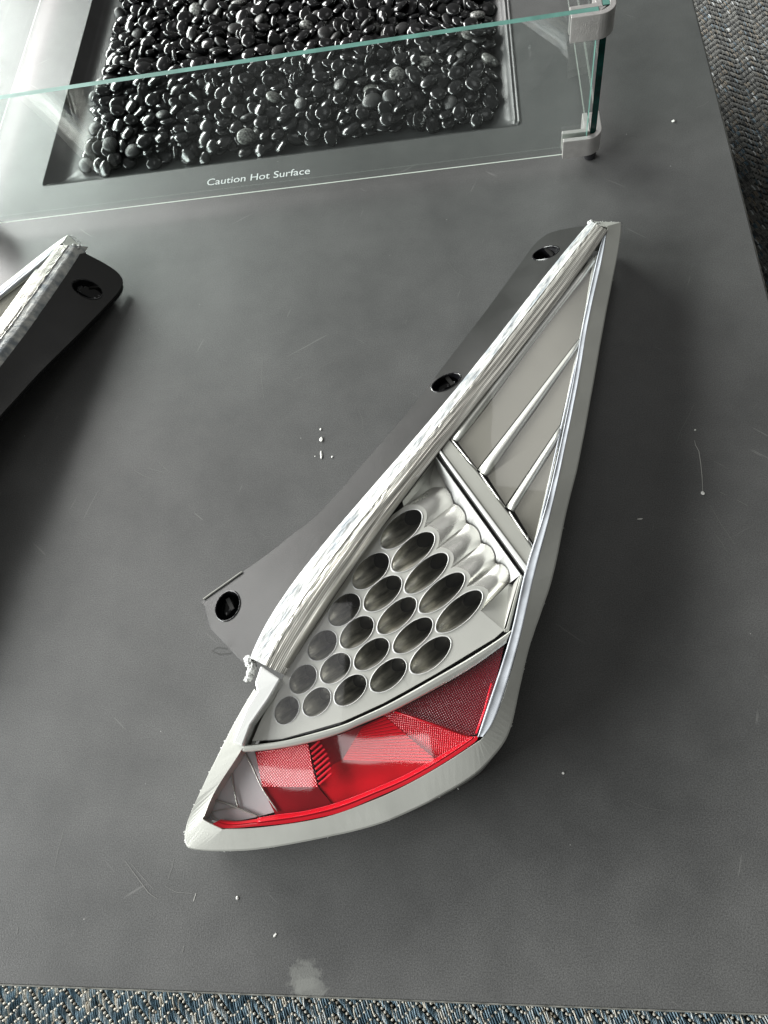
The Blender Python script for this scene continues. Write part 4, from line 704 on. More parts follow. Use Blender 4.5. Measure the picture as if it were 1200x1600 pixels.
-708,10055,146,-233,-5,8,21,-392,10114,142,-48,-193,230,8,-40,10042,162,-29,-17,-273,19,130,10037,116,9,10,-254,9,-4568,10255,136,61,-20,-56,5,-4318,10480,145,23,-58,-47,7,
-4244,10167,181,-314,-13,85,5,-3979,10436,150,-234,9,184,10,-3876,10552,178,-20,-36,-16,3,-3406,10370,184,-299,-6,149,21,-3020,10398,150,-42,17,41,2,-3070,10286,113,0,183,-139,23,
-2704,10365,158,-287,-32,59,23,-2506,10294,145,237,-32,-44,9,-2352,10393,140,62,2,23,3,-2090,10251,139,-49,57,195,15,-1449,10492,174,20,-310,65,3,-1260,10351,120,22,40,-210,16,
-1218,10498,146,-30,24,272,17,-920,10356,140,-293,7,-82,11,-581,10465,180,24,45,-306,6,-416,10348,145,13,-34,217,2,76,10493,141,-296,-5,49,15,264,10362,46,18,5,105,6,
-4934,10549,42,-24,294,-108,12,-4424,10540,144,-228,2,-202,15,-4142,10609,169,-22,-297,24,1,-3969,10696,129,-27,7,-214,22,-3640,10802,132,72,-6,-308,12,-3466,10864,156,-63,310,-4,10,
-3146,10520,129,7,258,-164,2,-2881,10642,134,-48,-54,-201,13,-2796,10648,172,277,-9,-97,8,-2630,10680,160,23,-290,-33,10,-2210,10520,148,-32,-4,205,9,-1943,10796,142,-9,259,-82,0,
-1591,10612,182,-35,-296,-4,19,-1462,10606,103,-12,13,-146,13,-1342,10604,148,211,115,-63,1,-1000,10800,147,-109,122,-27,13,-690,10718,135,40,-45,84,8,-490,10784,112,-297,42,120,12,
-298,10612,166,277,-17,-100,23,-98,10602,172,37,5,-101,11,-4837,11152,50,19,39,-272,8,-4537,11015,148,1,-41,-303,12,-4378,11117,134,-252,-39,114,3,-3930,10932,164,-18,16,-57,15,
-3677,11072,102,-30,22,119,15,-3738,10909,161,-281,-13,142,4,-2994,11124,128,-26,-8,178,5,-3044,10946,114,9,69,-300,20,-2746,11064,170,17,-2,237,15,-2573,10985,130,-255,-20,-11,13,
-2238,10948,126,6,-35,-67,5,-1760,10838,154,-237,4,10,3,-1564,11067,139,46,-18,288,20,-1360,11076,156,41,305,28,23,-1068,11229,200,-44,311,63,23,-930,10918,145,-1,4,198,2,
-592,11116,153,21,-278,28,1,-394,10914,128,188,-232,12,3,-282,10792,122,31,-20,275,4,376,11103,58,-25,30,-60,7,-4988,11130,42,-13,-9,148,16,-4260,11349,162,312,-15,72,2,
-4059,11116,118,-21,288,-4,16,-3881,11262,165,10,3,134,8,-3756,11222,110,-18,303,18,18,-3445,11176,146,-45,-16,130,4,-3137,11332,178,45,0,249,5,-3004,11314,125,-38,33,256,15,
-2512,11198,168,-2,-304,24,19,-2516,11348,103,-14,18,105,12,-2061,11376,160,15,-293,146,7,-2042,11256,114,-40,-16,91,16,-1728,11187,158,-309,19,-29,2,-1530,11256,130,29,9,92,11,
-1110,11282,138,-49,-44,268,17,-916,11128,132,32,-280,-46,18,-827,11378,136,73,58,-221,19,-534,11236,192,13,-1,6,5,-428,11208,146,-272,-40,-125,12,132,11256,126,302,29,11,3,
-4668,11692,66,-292,57,118,14,-4520,11608,116,13,-2,-153,11,-4121,11426,134,-59,18,126,17,-3990,11736,64,71,0,242,1,-3470,11466,114,29,21,-49,4,-3280,11566,126,56,314,-40,0,
-3128,11658,113,7,-313,-67,23,-3044,11459,180,-32,272,-42,20,-2514,11776,66,-23,53,110,6,-2222,11477,131,44,27,-169,18,-2032,11842,66,22,54,253,2,-1844,11449,46,-27,-24,169,4,
-1456,11491,124,281,-8,126,6,-1341,11432,52,17,33,160,10,-1268,11519,110,-299,5,77,23,-939,11486,170,-35,2,-176,11,-709,11596,119,-20,-298,126,16,-548,11524,108,24,10,-310,7,
-252,11764,52,288,24,87,15,277,11381,50,36,-20,120,1,-4960,7926,36,8,-10,-103,0,-4422,7920,188,-9,15,-120,2,-4494,7625,77,-1,-243,-206,21,-3955,7504,40,-8,304,96,2,
-3760,7930,173,14,-14,-150,7,-3542,8037,178,-296,26,148,5,-3226,7631,52,-21,-36,151,17,-2978,8041,182,-14,-27,-147,21,-2548,7627,56,-247,0,-95,8,-2399,7525,38,-9,305,-60,9,
-2156,7598,38,7,-9,18,9,-2232,7970,190,-24,-19,-21,5,-1858,7543,56,-17,-50,-306,17,-1512,7612,38,-8,304,126,1,-1224,7766,114,-5,-24,-94,21,-864,7889,188,-54,26,150,8,
-637,7607,72,-99,18,-255,0,-508,7564,62,55,-32,78,1,-326,7762,112,9,-21,-148,8,340,7888,70,-213,-4,196,17,-5064,8040,50,18,-32,-96,5,-4372,8224,187,282,-36,141,14,
-4236,8091,180,-31,15,199,3,-3970,8274,182,309,-10,92,9,-3948,8133,159,-43,-48,-89,0,-3387,8014,186,-33,-25,-151,10,-3215,7996,151,-33,-48,149,23,-2966,8213,171,73,-32,239,12,
-2648,8246,135,8,-84,116,20,-2536,8152,198,281,-32,120,4,-2202,8096,154,-266,-48,54,21,-2035,8165,198,38,-14,-64,4,-1748,7953,192,-14,299,140,14,-1558,8165,179,-10,-4,266,18,
-1172,8058,188,-21,305,-13,23,-958,8053,205,-62,-291,-65,18,-646,8359,192,-30,16,-115,11,-504,8227,206,311,-24,40,9,-175,8324,189,-15,7,-269,7,16,8117,182,311,12,-106,11,
-4740,8350,108,-300,18,-151,6,-4397,8471,219,44,8,173,2,-4206,8304,188,20,-13,250,6,-3836,8492,138,-128,-6,-29,9,-3797,8320,196,309,-20,-96,8,-3408,8542,169,186,-30,246,9,
-3124,8368,156,93,7,80,7,-2950,8394,182,-12,15,-259,22,-2874,8578,204,-284,21,106,6,-2478,8278,170,-6,22,-146,5,-2376,8336,212,-269,14,170,1,-2008,8347,204,-305,7,-31,6,
-1567,8428,183,-29,14,162,9,-1515,8392,124,-60,22,143,5,-1134,8482,176,-41,20,188,5,-981,8336,198,-81,3,-56,9,-718,8281,147,27,-297,-115,9,-563,8488,159,21,97,71,0,
-146,8518,166,-18,-226,225,12,28,8302,146,298,-22,17,21,-4624,8580,172,295,-4,-114,12,-4452,8848,110,-26,43,96,21,-4192,8652,138,29,54,-165,11,-3974,8626,186,28,2,-27,7,
-3772,8620,148,-114,57,-122,2,-3485,8735,202,44,-231,136,14,-3250,8676,186,60,-10,-118,11,-2998,8650,183,9,35,-129,16,-2744,8726,214,-34,-18,-213,15,-2448,8670,191,-40,-20,-275,20,
-2554,8510,187,-8,306,11,14,-2058,8839,172,167,-26,174,6,-1598,8758,196,11,-14,91,5,-1447,8584,192,-29,-24,253,19,-1196,8749,210,-168,24,-227,2,-948,8782,98,272,-22,27,1,
-832,8696,208,10,-6,-187,11,-332,8832,170,14,-21,-156,20,12,8844,108,29,7,143,13,101,9026,172,19,-36,-252,15,-5020,9094,56,38,290,58,6,-4412,9082,161,-2,14,-291,17,
-4252,9084,158,288,11,159,10,-3780,8917,160,282,-19,101,6,-3758,9110,178,20,-21,55,11,-3421,9126,232,3,9,-121,14,-3045,8948,186,-24,8,53,10,-2822,9086,147,278,64,111,6,
-2766,9202,202,-303,-8,-109,3,-2192,8809,183,19,25,74,20,-2120,9258,166,-25,-39,-302,18,-1986,9106,170,-277,14,-114,10,-1721,8862,166,280,6,-81,1,-1496,9077,236,309,-26,96,18,
-1060,8860,182,-10,1,212,9,-1025,9058,206,-8,2,-145,22,-644,8793,158,-297,31,-17,21,-512,8858,187,22,-304,-82,14,-216,9072,175,-39,-11,-52,17,110,8967,116,1,35,147,12,
-4632,9346,194,29,305,26,1,-4522,9016,192,18,26,-200,14,-4166,9206,225,-11,-7,312,23,-3900,9246,212,13,-35,113,7,-3770,9363,198,133,-10,-128,11,-3452,9453,202,91,-278,-31,11,
-3152,9322,214,-47,33,78,10,-2986,9099,168,83,-42,-287,16,-2787,9472,218,-2,281,141,2,-2395,9250,168,-310,4,77,8,-2284,9127,139,-266,-24,-159,8,-1958,9266,166,-21,306,-90,16,
-1774,9256,174,-2,-16,293,0,-1422,9328,144,35,-4,-78,1,-1226,9370,182,30,-267,161,7,-966,9251,194,-7,34,-167,20,-632,9176,227,1,15,-92,1,-416,9136,178,290,6,114,19,
21,9208,173,-309,2,-120,21,112,9398,146,297,28,60,5,-4989,9523,52,-51,-1,123,20,-4396,9476,100,-60,-262,-101,10,-4283,9636,168,-12,83,298,6,-3856,9536,204,-13,9,-220,18,
-3660,9640,178,-307,50,-95,17,-3339,9564,186,13,-1,-98,22,-3234,9700,202,85,-275,34,7,-2876,9678,170,-39,-24,-289,15,-2823,9612,210,-270,-28,108,10,-2617,9733,186,13,-36,-288,13,
-2234,9561,194,26,-284,91,18,-2095,9448,178,295,-14,54,11,-1803,9454,166,-32,-31,256,18,-1296,9639,201,-270,2,110,22,-1254,9488,186,223,-51,29,21,-718,9743,136,294,-47,112,7,
-546,9634,156,-188,60,210,1,-422,9706,140,24,-76,-106,17,-178,9514,186,8,3,165,11,364,9490,46,-9,-283,46,20,-4612,10087,119,9,0,221,1,-4554,9750,166,296,-30,-105,14,
-4221,9810,176,11,-8,-18,7,-4024,9654,182,267,-17,-86,10,-3614,9849,169,-14,-257,-198,13,-3485,9767,148,31,42,-298,11,-3274,9814,166,108,7,26,10,-3014,9812,180,9,12,112,21,
-2834,9850,193,-25,-4,289,8,-2391,9696,131,-63,-59,-46,0,-2230,9800,156,32,-233,117,3,-2074,9886,156,-276,31,-92,9,-1808,9822,177,-13,307,146,15,-1488,9739,160,14,14,-76,19,
-1348,9926,191,38,-31,133,22,-840,9744,179,-47,-4,94,22,-548,9778,149,-275,48,-56,4,-446,9876,150,51,77,-226,5,-282,9799,162,38,-37,22,9,311,9864,75,-242,-1,103,23,
]
raw = np.array(PEB).reshape(-1, 7)
pm_black = mat('polished_black_pebble', (.007, .007, .0075), 0, .17, rvar=.08, vscale=60, var=.3)
pm_glint = mat('painted_glint_pebble', (.03, .03, .03), 0, .3, base2=(.33, .33, .31), vscale=380, bump=.5, bscale=500)  # bright glints of flat faces, put into the base as pale speckles
pm_grey = mat('dull_black_pebble', (.013, .013, .013), 0, .42, bump=.4, bscale=600)
SH = [(1, .88, .36), (.95, .84, .40), (1.05, .84, .35), (.98, .92, .34), (.86, .78, .42), (1.06, .92, .37)]
base = {}
def pebble_data(k, si, mi):
    if (k, si, mi) in base: return base[k, si, mi]
    bm = bmesh.new(); bmesh.ops.create_icosphere(bm, subdivisions=3, radius=1)
    sz = .0096+.0006*si; s = SH[k]
    for q in bm.verts:
        w = 1+.07*mn.noise(q.co*1.1+Vector((k*7, si*3, 0))); c = q.co.copy()
        z = c.z*s[2]; z = math.copysign(abs(z/s[2])**.8*s[2], z) if abs(z) > 1e-6 else 0
        q.co = Vector((c.x*s[0]*w, c.y*s[1]*w, z*w))*sz
    for fc in bm.faces: fc.smooth = True
    me = bpy.data.meshes.new('pebble'); bm.to_mesh(me); bm.free(); me.materials.append((pm_black, pm_glint, pm_grey)[mi]); base[k, si, mi] = me; return me
from mathutils import Euler
PZ = -.0143
order = sorted(range(len(raw)), key=lambda i: raw[i][1]-raw[i][2]*3)
rng = random.Random(3); cnt = 0; SV = []; SF = []; SM = []; so = 0
for i in order:
    x, y, z, a, b_, c_ = [float(q) for q in raw[i][:6]]; x /= 10000; y /= 10000; z /= 10000; rot = Euler((a/100, b_/100, c_/100)); code = int(raw[i][6]); k, si = code//4, min(3, code % 4)
    if x < -.484 or x > .026+.01*(y-.8) or y < .762: continue
    r_ = rng.random(); mi = 1 if r_ < .028 else (2 if r_ < .12 else 0)
    me = pebble_data(k, si, mi)
    if cnt < 300 and z > .0055:
        o = bpy.data.objects.new('pebble', me); COL.objects.link(o); o.location = (x, y, z+PZ); o.rotation_euler = rot; cnt += 1
        tag(o, ('polished black pebble among the loose pebbles in the burner pan', 'black pebble with a glint painted in pale speckles in the burner pan', 'dull matte black pebble among the glossy ones in the burner pan')[mi],
            'pebble', ('glossy black pebbles in the pan', 'pebbles with painted glints in the pan', 'dull black pebbles in the pan')[mi])
    else:
        mw = Matrix.Translation((x, y, z+PZ)) @ rot.to_matrix().to_4x4(); n = len(me.vertices)
        co = np.empty(n*3, np.float32); me.vertices.foreach_get('co', co); co = co.reshape(-1, 3); mwa = np.array(mw)
        SV.append(co@mwa[:3, :3].T+mwa[:3, 3]); fi = np.empty(len(me.loops), np.int32); me.loops.foreach_get('vertex_index', fi); SF.append(fi+so); SM.append(np.full(len(me.polygons), mi)); so += n
SV = np.concatenate(SV); SF = np.concatenate(SF); SM = np.concatenate(SM)
me = bpy.data.meshes.new('pebble_bed'); me.vertices.add(len(SV)); me.vertices.foreach_set('co', SV.astype(np.float32).ravel()); me.loops.add(len(SF)); me.loops.foreach_set('vertex_index', SF)
me.polygons.add(len(SF)//3); me.polygons.foreach_set('loop_start', np.arange(0, len(SF), 3)); me.polygons.foreach_set('loop_total', np.full(len(SF)//3, 3)); 
for q in (pm_black, pm_glint, pm_grey): me.materials.append(q)
me.polygons.foreach_set('material_index', SM.astype(np.int32)); me.polygons.foreach_set('use_smooth', [True]*(len(SF)//3)); me.update(); me.validate()
o = bpy.data.objects.new('pebble_bed', me); COL.objects.link(o); tag(o, 'mass of small glossy black pebbles filling the far burner pan', 'pebbles', kind='stuff')

# ------------------------------------------------------------------ tail light
TL = empty('tail_light', P(640, 930, 0)); tag(TL, 'whole silver car tail light with honeycomb reflector holes and red lower lens', 'tail light')
VV = [340, 480, 620, 900, 1060, 1180, 1335]; ZZ = [.046, .051, .060, .068, .064, .056, .043]
def zL(u, v): return interp(v, VV, ZZ)
def zo(d): return lambda u, v: zL(u, v)+d
# rim: (outer, inner) pixel pairs round the right side, the bottom and the lower left
RIM = [((924, 345), (938, 353)), ((940, 346), (944, 353.5)), ((966, 347), (948.5, 354)), ((971, 352), (949.5, 357)), ((966, 392), (941, 404)), ((945, 500), (920, 500)), ((927, 601), (903, 601)), ((905, 719), (879, 719)), ((885, 800), (861, 800)),
       ((864, 900), (836, 895)), ((845, 958), (823, 950)), ((826, 1015), (812, 1000)), ((812, 1075), (795, 1062)), ((799, 1134), (777, 1115)), ((782, 1168), (756, 1151)), ((742, 1210), (741, 1163)), ((690, 1242), (690, 1196)), ((640, 1268), (637, 1226)), ((585, 1290), (585, 1250)),
       ((506, 1309), (506, 1278)), ((412, 1326), (412, 1293)), ((350, 1330), (352, 1296)), ((302, 1327), (345, 1295)), ((290, 1319), (318, 1281)), ((289, 1300), (320, 1272)), ((300, 1264), (338, 1232)),
       ((341, 1178), (379, 1168)), ((372, 1118), (395, 1128)), ((397, 1076), (415, 1096))]
def mk_rim():
    A = catmull([a for a, b in RIM], 5); B = catmull([b for a, b in RIM], 5)
    rows = []; r0, r1, r2, r3, r4, r5 = [], [], [], [], [], []
    for (ua, va), (ub, vb) in zip(A, B):
        za = zL(ua, va)-interp(va, [340, 1150, 1250], [.007, .007, .0045])*(interp(va, [1255, 1322], [.45, 1]) if ua < 410 else 1); zb = zL(ub, vb)-.001
        j = mn.noise(Vector((ua*.2, va*.2, 0)))*.3
        pa = P(ua+j, va+j, za); pb = P(ub, vb, zb)
        d = Vector((pb.x-pa.x, pb.y-pa.y, 0)); d = d.normalized() if d.length > 0 else d
        r0.append(Vector((pa.x, pa.y, .004))+d*.004); r1.append(Vector((pa.x, pa.y, za*.5))+d*.002); r2.append(pa+Vector((0, 0, -.0006)))
        r3.append(pa+d*.0010+Vector((0, 0, .0006))); r4.append(pb+Vector((0, 0, -.0003))); r5.append(pb+d*.0004+Vector((0, 0, -.0012)))
        rows.append(pb+d*.0006+Vector((0, 0, -.012)))
    v, f = grid([r0, r1, r2, r3, r4, r5, rows]); return mesh('outer_housing', v, f, M['silver'], TL, smooth=False)
rim = mk_rim()
# inside floor under everything, black
floor_px = [(930, 372), (936, 404), (903, 601), (879, 719), (861, 800), (836, 895), (812, 1000), (777, 1115), (742, 1162), (690, 1195), (585, 1249), (506, 1277), (412, 1292), (352, 1295), (322, 1281), (340, 1232), (380, 1168), (415, 1096), (446, 1052), (405, 1020), (470, 915), (560, 800), (680, 655), (800, 500), (884, 404)]
fl_ = [P(u, v_, zL(u, v_)-.006)-Vector((0, 0, .026)) for u, v_ in floor_px]; 
nf_ = len(fl_); cf_ = sum(fl_, Vector())/nf_
lo_ = [Vector((lerp(p_.x, cf_.x, .05), lerp(p_.y, cf_.y, .05), .0015)) for p_ in fl_]
mesh('rear_housing', fl_+lo_, [tuple(range(nf_)), tuple(range(2*nf_-1, nf_-1, -1))]+[(i, i+nf_, (i+1) % nf_+nf_, (i+1) % nf_) for i in range(nf_)], M['black'], TL)
# side clip at the lower left: bright bracket
slab('end_bracket', [(407, 1040), (438, 1061), (420, 1092), (392, 1132), (379, 1166), (363, 1160), (385, 1105), (401, 1080), (398, 1066)], zo(.0035), .010, M['white_satin'], TL, .0012)
# clear strip on the right between rim and panels
CS = [((948.5, 358), (944.5, 364)), ((940, 410), (931, 411)), ((920, 500), (910, 510)), ((903, 601), (894, 603)), ((879, 719), (870, 719)), ((861, 800), (850, 800)), ((836, 895), (821, 890)), ((812, 1000), (796, 998)), ((777, 1115), (757, 1118)), ((755, 1151), (746.5, 1151))]
a = catmull([p for p, q in CS], 8); b = catmull([q for p, q in CS], 8)
rows = []
for t, dz in ((0, -.0006), (.08, .0000), (.22, -.0003), (.5, -.0004), (.80, -.0003), (.92, .0002), (1, -.0008)):
    rows.append([P(lerp(p[0], q[0], t), lerp(p[1], q[1], t), zL(p[0], p[1])+dz-.001+.0003*mn.noise(Vector((i*.35, t*2, 1)))) for i, (p, q) in enumerate(zip(a, b))])
rows.append([p_+Vector((-.0003, 0, -.010)) for p_ in rows[-1]])
v, f = grid(rows); mesh('clear_lens_edge', v, f, M['clear_edge'], TL, smooth=True)

# ridge: cut acrylic and the long tubular ridge
ST = [((921, 345), (935, 350), (947, 361)), ((884, 396), (899, 398), (927, 398)), ((858, 423), (870, 432), (893, 441)), ((807, 487), (826, 494), (846, 502)), ((766, 541), (781, 551), (803, 560)), ((721, 590), (737, 604), (756, 617)),
      ((680, 643), (696, 655), (717, 665)), ((653, 690), (667, 699), (683, 709)), ((607, 736), (628, 748), (648, 757)), ((572, 770), (595, 786), (618, 797)), ((538, 805), (560, 824), (586, 838)), ((492, 863), (515, 880), (548, 893)),
      ((462, 905), (485, 922), (517, 939)), ((434, 948), (455, 963), (484, 990)), ((405, 1000), (427, 1014), (458, 1033)), ((389, 1028), (411, 1042), (445, 1056))]
def fit(pts, deg=4):
    vs_ = np.array([p[1] for p in pts], float); us_ = np.array([p[0] for p in pts], float); return np.poly1d(np.polyfit((vs_-700)/400, us_, deg))
LA = fit([s_[0] for s_ in ST]); LC = fit([s_[2] for s_ in ST])
NS = 241
sa = [np.array([LA((v_-700)/400), v_]) for v_ in np.linspace(345, 1028, NS)]
sc_ = [np.array([LC((v_-700)/400), v_]) for v_ in np.linspace(360, 1055, NS)]
sb = [p+(q-p)*lerp(.30, .42, i/(NS-1)) for i, (p, q) in enumerate(zip(sa, sc_))]
rows = []
prof_ab = [(0, -.012), (0, -.0030), (.05, -.0022), (.15, -.0016), (.3, -.0014), (.45, -.0008), (.6, -.0010), (.75, -.0002), (.9, -.0004), (1, .0004)]
for t, dz in prof_ab:
    r = []
    for i, (p, q) in enumerate(zip(sa, sb)):
        u, v_ = lerp(p[0], q[0], t), lerp(p[1], q[1], t); k = 0 if dz < -.01 else 1
        nz = mn.noise(Vector((i*.10, t*9, 3)))*.6+mn.noise(Vector((i*.5, t*14, 9)))*.45
        eu = mn.noise(Vector((i*.45, 5, t)))*.45*(1 if t < .3 else .4)
        r.append(P(u+eu*.8, v_+eu*.5, zL(u, v_)+dz+k*nz*.0008))
    rows.append(r)
v, f = grid(rows); mesh('cut_lens_edge', v, f, M['rough_cut'], TL, smooth=True)
rows = []
prof_bc = [(k/40, lerp(.0006, -.0008, (k/40)**1.5)+.00055*math.sin(math.pi*min(1, k/40*1.1))+(.00028*math.sin(k*1.9)*(.4+.6*abs(math.sin(k*.7))))) for k in range(41)]+[(1.005, -.008)]
for t, dz in prof_bc:
    r = []
    for i, (p, q) in enumerate(zip(sb, sc_)):
        u, v_ = lerp(p[0], q[0], t), lerp(p[1], q[1], t)
        nz = mn.noise(Vector((i*.05, t*6, 21)))*.0006
        if i > 150 and .30 < t < .85: nz += (.00010 if i % 2 else -.00010)     # serrated grip lines low on the ridge
        nz += max(0, .28-t)*3*.0012*mn.noise(Vector((i*.5, t*9, 2)))
        r.append(P(u, v_, zL(u, v_)+dz+nz))
    rows.append(r)
v, f = grid(rows); mesh('lens_ridge', v, f, M['ridge'], TL, smooth=True)
# fine serrations: short ribs across the inner side of the ridge, lower half
v = []; f = []
n_ = len(sb)
for i in range(int(n_*.56), n_-4):
    for s_ in (0.0, .34, .67):
        k = min(i+1, n_-1); p = sb[i]+(sb[k]-sb[i])*s_; q = sc_[i]+(sc_[k]-sc_[i])*s_
        pa = P(lerp(p[0], q[0], .80), lerp(p[1], q[1], .80), zL(p[0], p[1])+.0002); pb = P(lerp(p[0], q[0], .97), lerp(p[1], q[1], .97), zL(p[0], p[1])-.0006)
        d = (pb-pa).normalized(); n = Vector((-d.y, d.x, 0))*.00030; s0 = len(v)
        v += [pa-n, pa+n, pb+n, pb-n, pa+Vector((0, 0, .0008)), pb+Vector((0, 0, .0008))]
        f += [(s0, s0+4, s0+5, s0+3), (s0+1, s0+2, s0+5, s0+4)]
o = mesh('ridge_serrations', v, f, M['ridge'], TL); o['kind'] = 'stuff'
# torn silicone at both ends of the cut edge
def blob(name, pxs, z, r, m, parent, seed=0):
    vs = []; fs = []
    for k, (u, v_) in enumerate(pxs):
        bm = bmesh.new(); bmesh.ops.create_icosphere(bm, subdivisions=3, radius=1); c = P(u, v_, z(u, v_))
        rr_ = r*random.uniform(.75, 1.2); s0 = len(vs)
        for q in bm.verts:
            w = 1+.55*mn.noise(q.co*1.8+Vector((k*5+seed, 0, 0)))+.3*mn.noise(q.co*4.5+Vector((0, k*3+seed, 0)))
            vs.append(c+Vector((q.co.x*rr_*w, q.co.y*rr_*w, q.co.z*rr_*w*.8)))
        fs += [tuple(s0+x.index for x in fc.verts) for fc in bm.faces]; bm.free()
    return mesh(name, vs, fs, m, parent, smooth=True)
blob('torn_sealant', [(387+k*1.3+3*math.sin(k*1.7), 1030+k*2.6) for k in range(8)]+[(396-k*1.1+1.5*math.sin(k*2.1), 1036+k*3.1) for k in range(9)], zo(-.0065), .0024, M['putty'], TL)
blob('torn_sealant', [(921, 348), (927, 352), (933, 350), (924, 346), (936, 354)], zo(-.005), .0019, M['putty'], TL, 9)
# burrs of sealant on the rim edge
bp = []
A = linear([a_ for a_, b_ in RIM], 12)
for i in list(range(10, len(A), 1)):
    u, v_ = A[i]
    if random.random() < (.10 if v_ < 1120 else .30) or (v_ < 400 and random.random() < .5): bp.append((u+random.uniform(-.7, .7), v_+random.uniform(-.7, .7)))
vs = []; fs = []
for k, (u, v_) in enumerate(bp+[(873, 851), (872, 850), (650, 1259), (670, 1252), (716, 1232)]):
    c = P(u, v_, zL(u, v_)-.0095); s0 = len(vs); r = random.uniform(.0003, .0009)*(2 if k >= len(bp) else 1)
    for d in ((1, 0, 0), (-1, 0, 0), (0, 1, 0), (0, -1, 0), (0, 0, 1), (0, 0, -1)): vs.append(c+Vector(d)*r*random.uniform(.5, 1.4))
    fs += [tuple(s0+i for i in q) for q in ((0, 2, 4), (2, 1, 4), (1, 3, 4), (3, 0, 4), (2, 0, 5), (1, 2, 5), (3, 1, 5), (0, 3, 5))]
o = mesh('sealant_burrs', vs, fs, M['putty'], TL); o['kind'] = 'stuff'

# flange with three screw wells
FO = [(912, 353), (885, 357), (866, 361.5), (853, 367), (840, 377), (831, 387), (820, 402), (795, 437), (750, 498), (702, 560), (658, 618), (612, 674), (568, 724), (530, 768), (492, 808), (453, 838), (426, 860), (380, 893), (319, 937), (320, 947), (327, 975), (331, 984), (352, 1006), (381, 1036), (392, 1030)]
FI = [(LA((v_-700)/400), v_) for v_ in np.linspace(1015, 356, 34)]
sx_ = [np.array([LA((v_-700)/400) if 370 < v_ < 1020 else (LA(-.825)+(370-v_)*(LA(-.825)-LA(-.725))/40 if v_ < 370 else LA(.8)-(v_-1020)*(LA(.7)-LA(.8))/40), v_]) for v_ in np.linspace(230, 1100, 60)]
def fz(u, v):
    best = 1e9; sg = 1
    for k in range(0, len(sx_)-1):
        p = sx_[k]; q = sx_[k+1]; d = q-p; t = max(0, min(1, ((u-p[0])*d[0]+(v-p[1])*d[1])/(d@d))); e = p+d*t
        dd = math.hypot(u-e[0], v-e[1])
        if dd < best: best = dd; sg = -1 if u > e[0] else 1; zb = zL(e[0], e[1])
    return max(.006, zb-.009-sg*best*interp(v, [340, 420, 520, 640, 800, 1000], [.00075, .00062, .00036, .00018, .00013, .00016]))
outf = [tuple(p) for p in catmull(FO, 4)]+[tuple(p) for p in FI]
HOL = [((853, 395.5), 20, 10.5, 8.5, 1), ((697, 597.5), 22, 14, 10.5, 1), ((356, 947), 18.5, 22.5, 17, 1)]
hp = [ellipse(c[0], c[1], W, H_, b_, 32, t) for c, W, H_, b_, t in HOL]
plate('mounting_flange', outf, hp, fz, .0022, M['flange'], TL, step=14, smooth=True)
# skirt under the outer edge of the flange
co = catmull(FO, 4)[14:]; rows = [[], [], [], []]
for u, v_ in co:
    z = fz(u, v_); p = P(u, v_, z); q = P(u+(640-u)*.0, v_, z)
    ins = (Vector((TL.location.x, TL.location.y, 0))-Vector((p.x, p.y, 0))).normalized()
    rows[0].append(p+ins*.0006+Vector((0, 0, -.0010))); rows[1].append(p+ins*.0008+Vector((0, 0, -.003))); rows[2].append(Vector((p.x, p.y, max(.002, z-.0055)))+ins*.0015); rows[3].append(Vector((p.x, p.y, max(.002, z-.006)))+ins*.004)
v, f = grid(rows); mesh('flange_skirt', v, f, M['flange_gloss'], TL, smooth=True)
# raised lip on the lower left edge of the flange
lip = [P(u, v_, fz(u, v_)+.0010) for u, v_ in ((317.5, 936), (350, 913), (378, 893))]
v, f = tube(lip, .0006, 6); mesh('flange_lip', v, f, M['silver_dark'], TL)
for (c, W, H_, b_, t), hh in zip(HOL, hp):
    rows = []; z0 = fz(*c)
    for s_, dz in ((1.10, .0002), (1.04, .0009), (.99, .0004), (.97, -.001), (.93, -.006), (.90, -.012)):
        r = []
        for u, v_ in hh:
            p0 = P(c[0]+(u-c[0])*s_, c[1]+(v_-c[1])*s_, fz(u, v_)); r.append(Vector((p0.x, p0.y, max(.0015, p0.z+dz*(1 if z0 > .016 else .5)))))
        r.append(r[0]); rows.append(r)
    v, f = grid(rows); v.append(sum((Vector(x) for x in rows[-1][:-1]), Vector())/len(hh)); k = len(rows[0]); b0 = (len(rows)-1)*k
    f += [(b0+i, b0+i+1, len(v)-1) for i in range(k-1)]
    wl = mesh('screw_well', v, f, M['flange_gloss'], TL, smooth=True)
    # clip tab seen in the well
    cc = P(c[0]+W*.25, c[1]-H_*.1, max(.004, z0-.007)); d = Vector((.5, -.86, 0)); n = Vector((.86, .5, 0))
    v = [cc+d*a_+n*b2+Vector((0, 0, z_)) for z_ in (0, .002) for a_, b2 in ((-.0055, -.0016), (.0055, -.0016), (.0055, .0016), (-.0055, .0016))]
    mesh('clip_tab', v, [(0, 1, 2, 3), (4, 5, 6, 7), (0, 1, 5, 4), (1, 2, 6, 5), (2, 3, 7, 6), (3, 0, 4, 7)], M['flange'], wl)

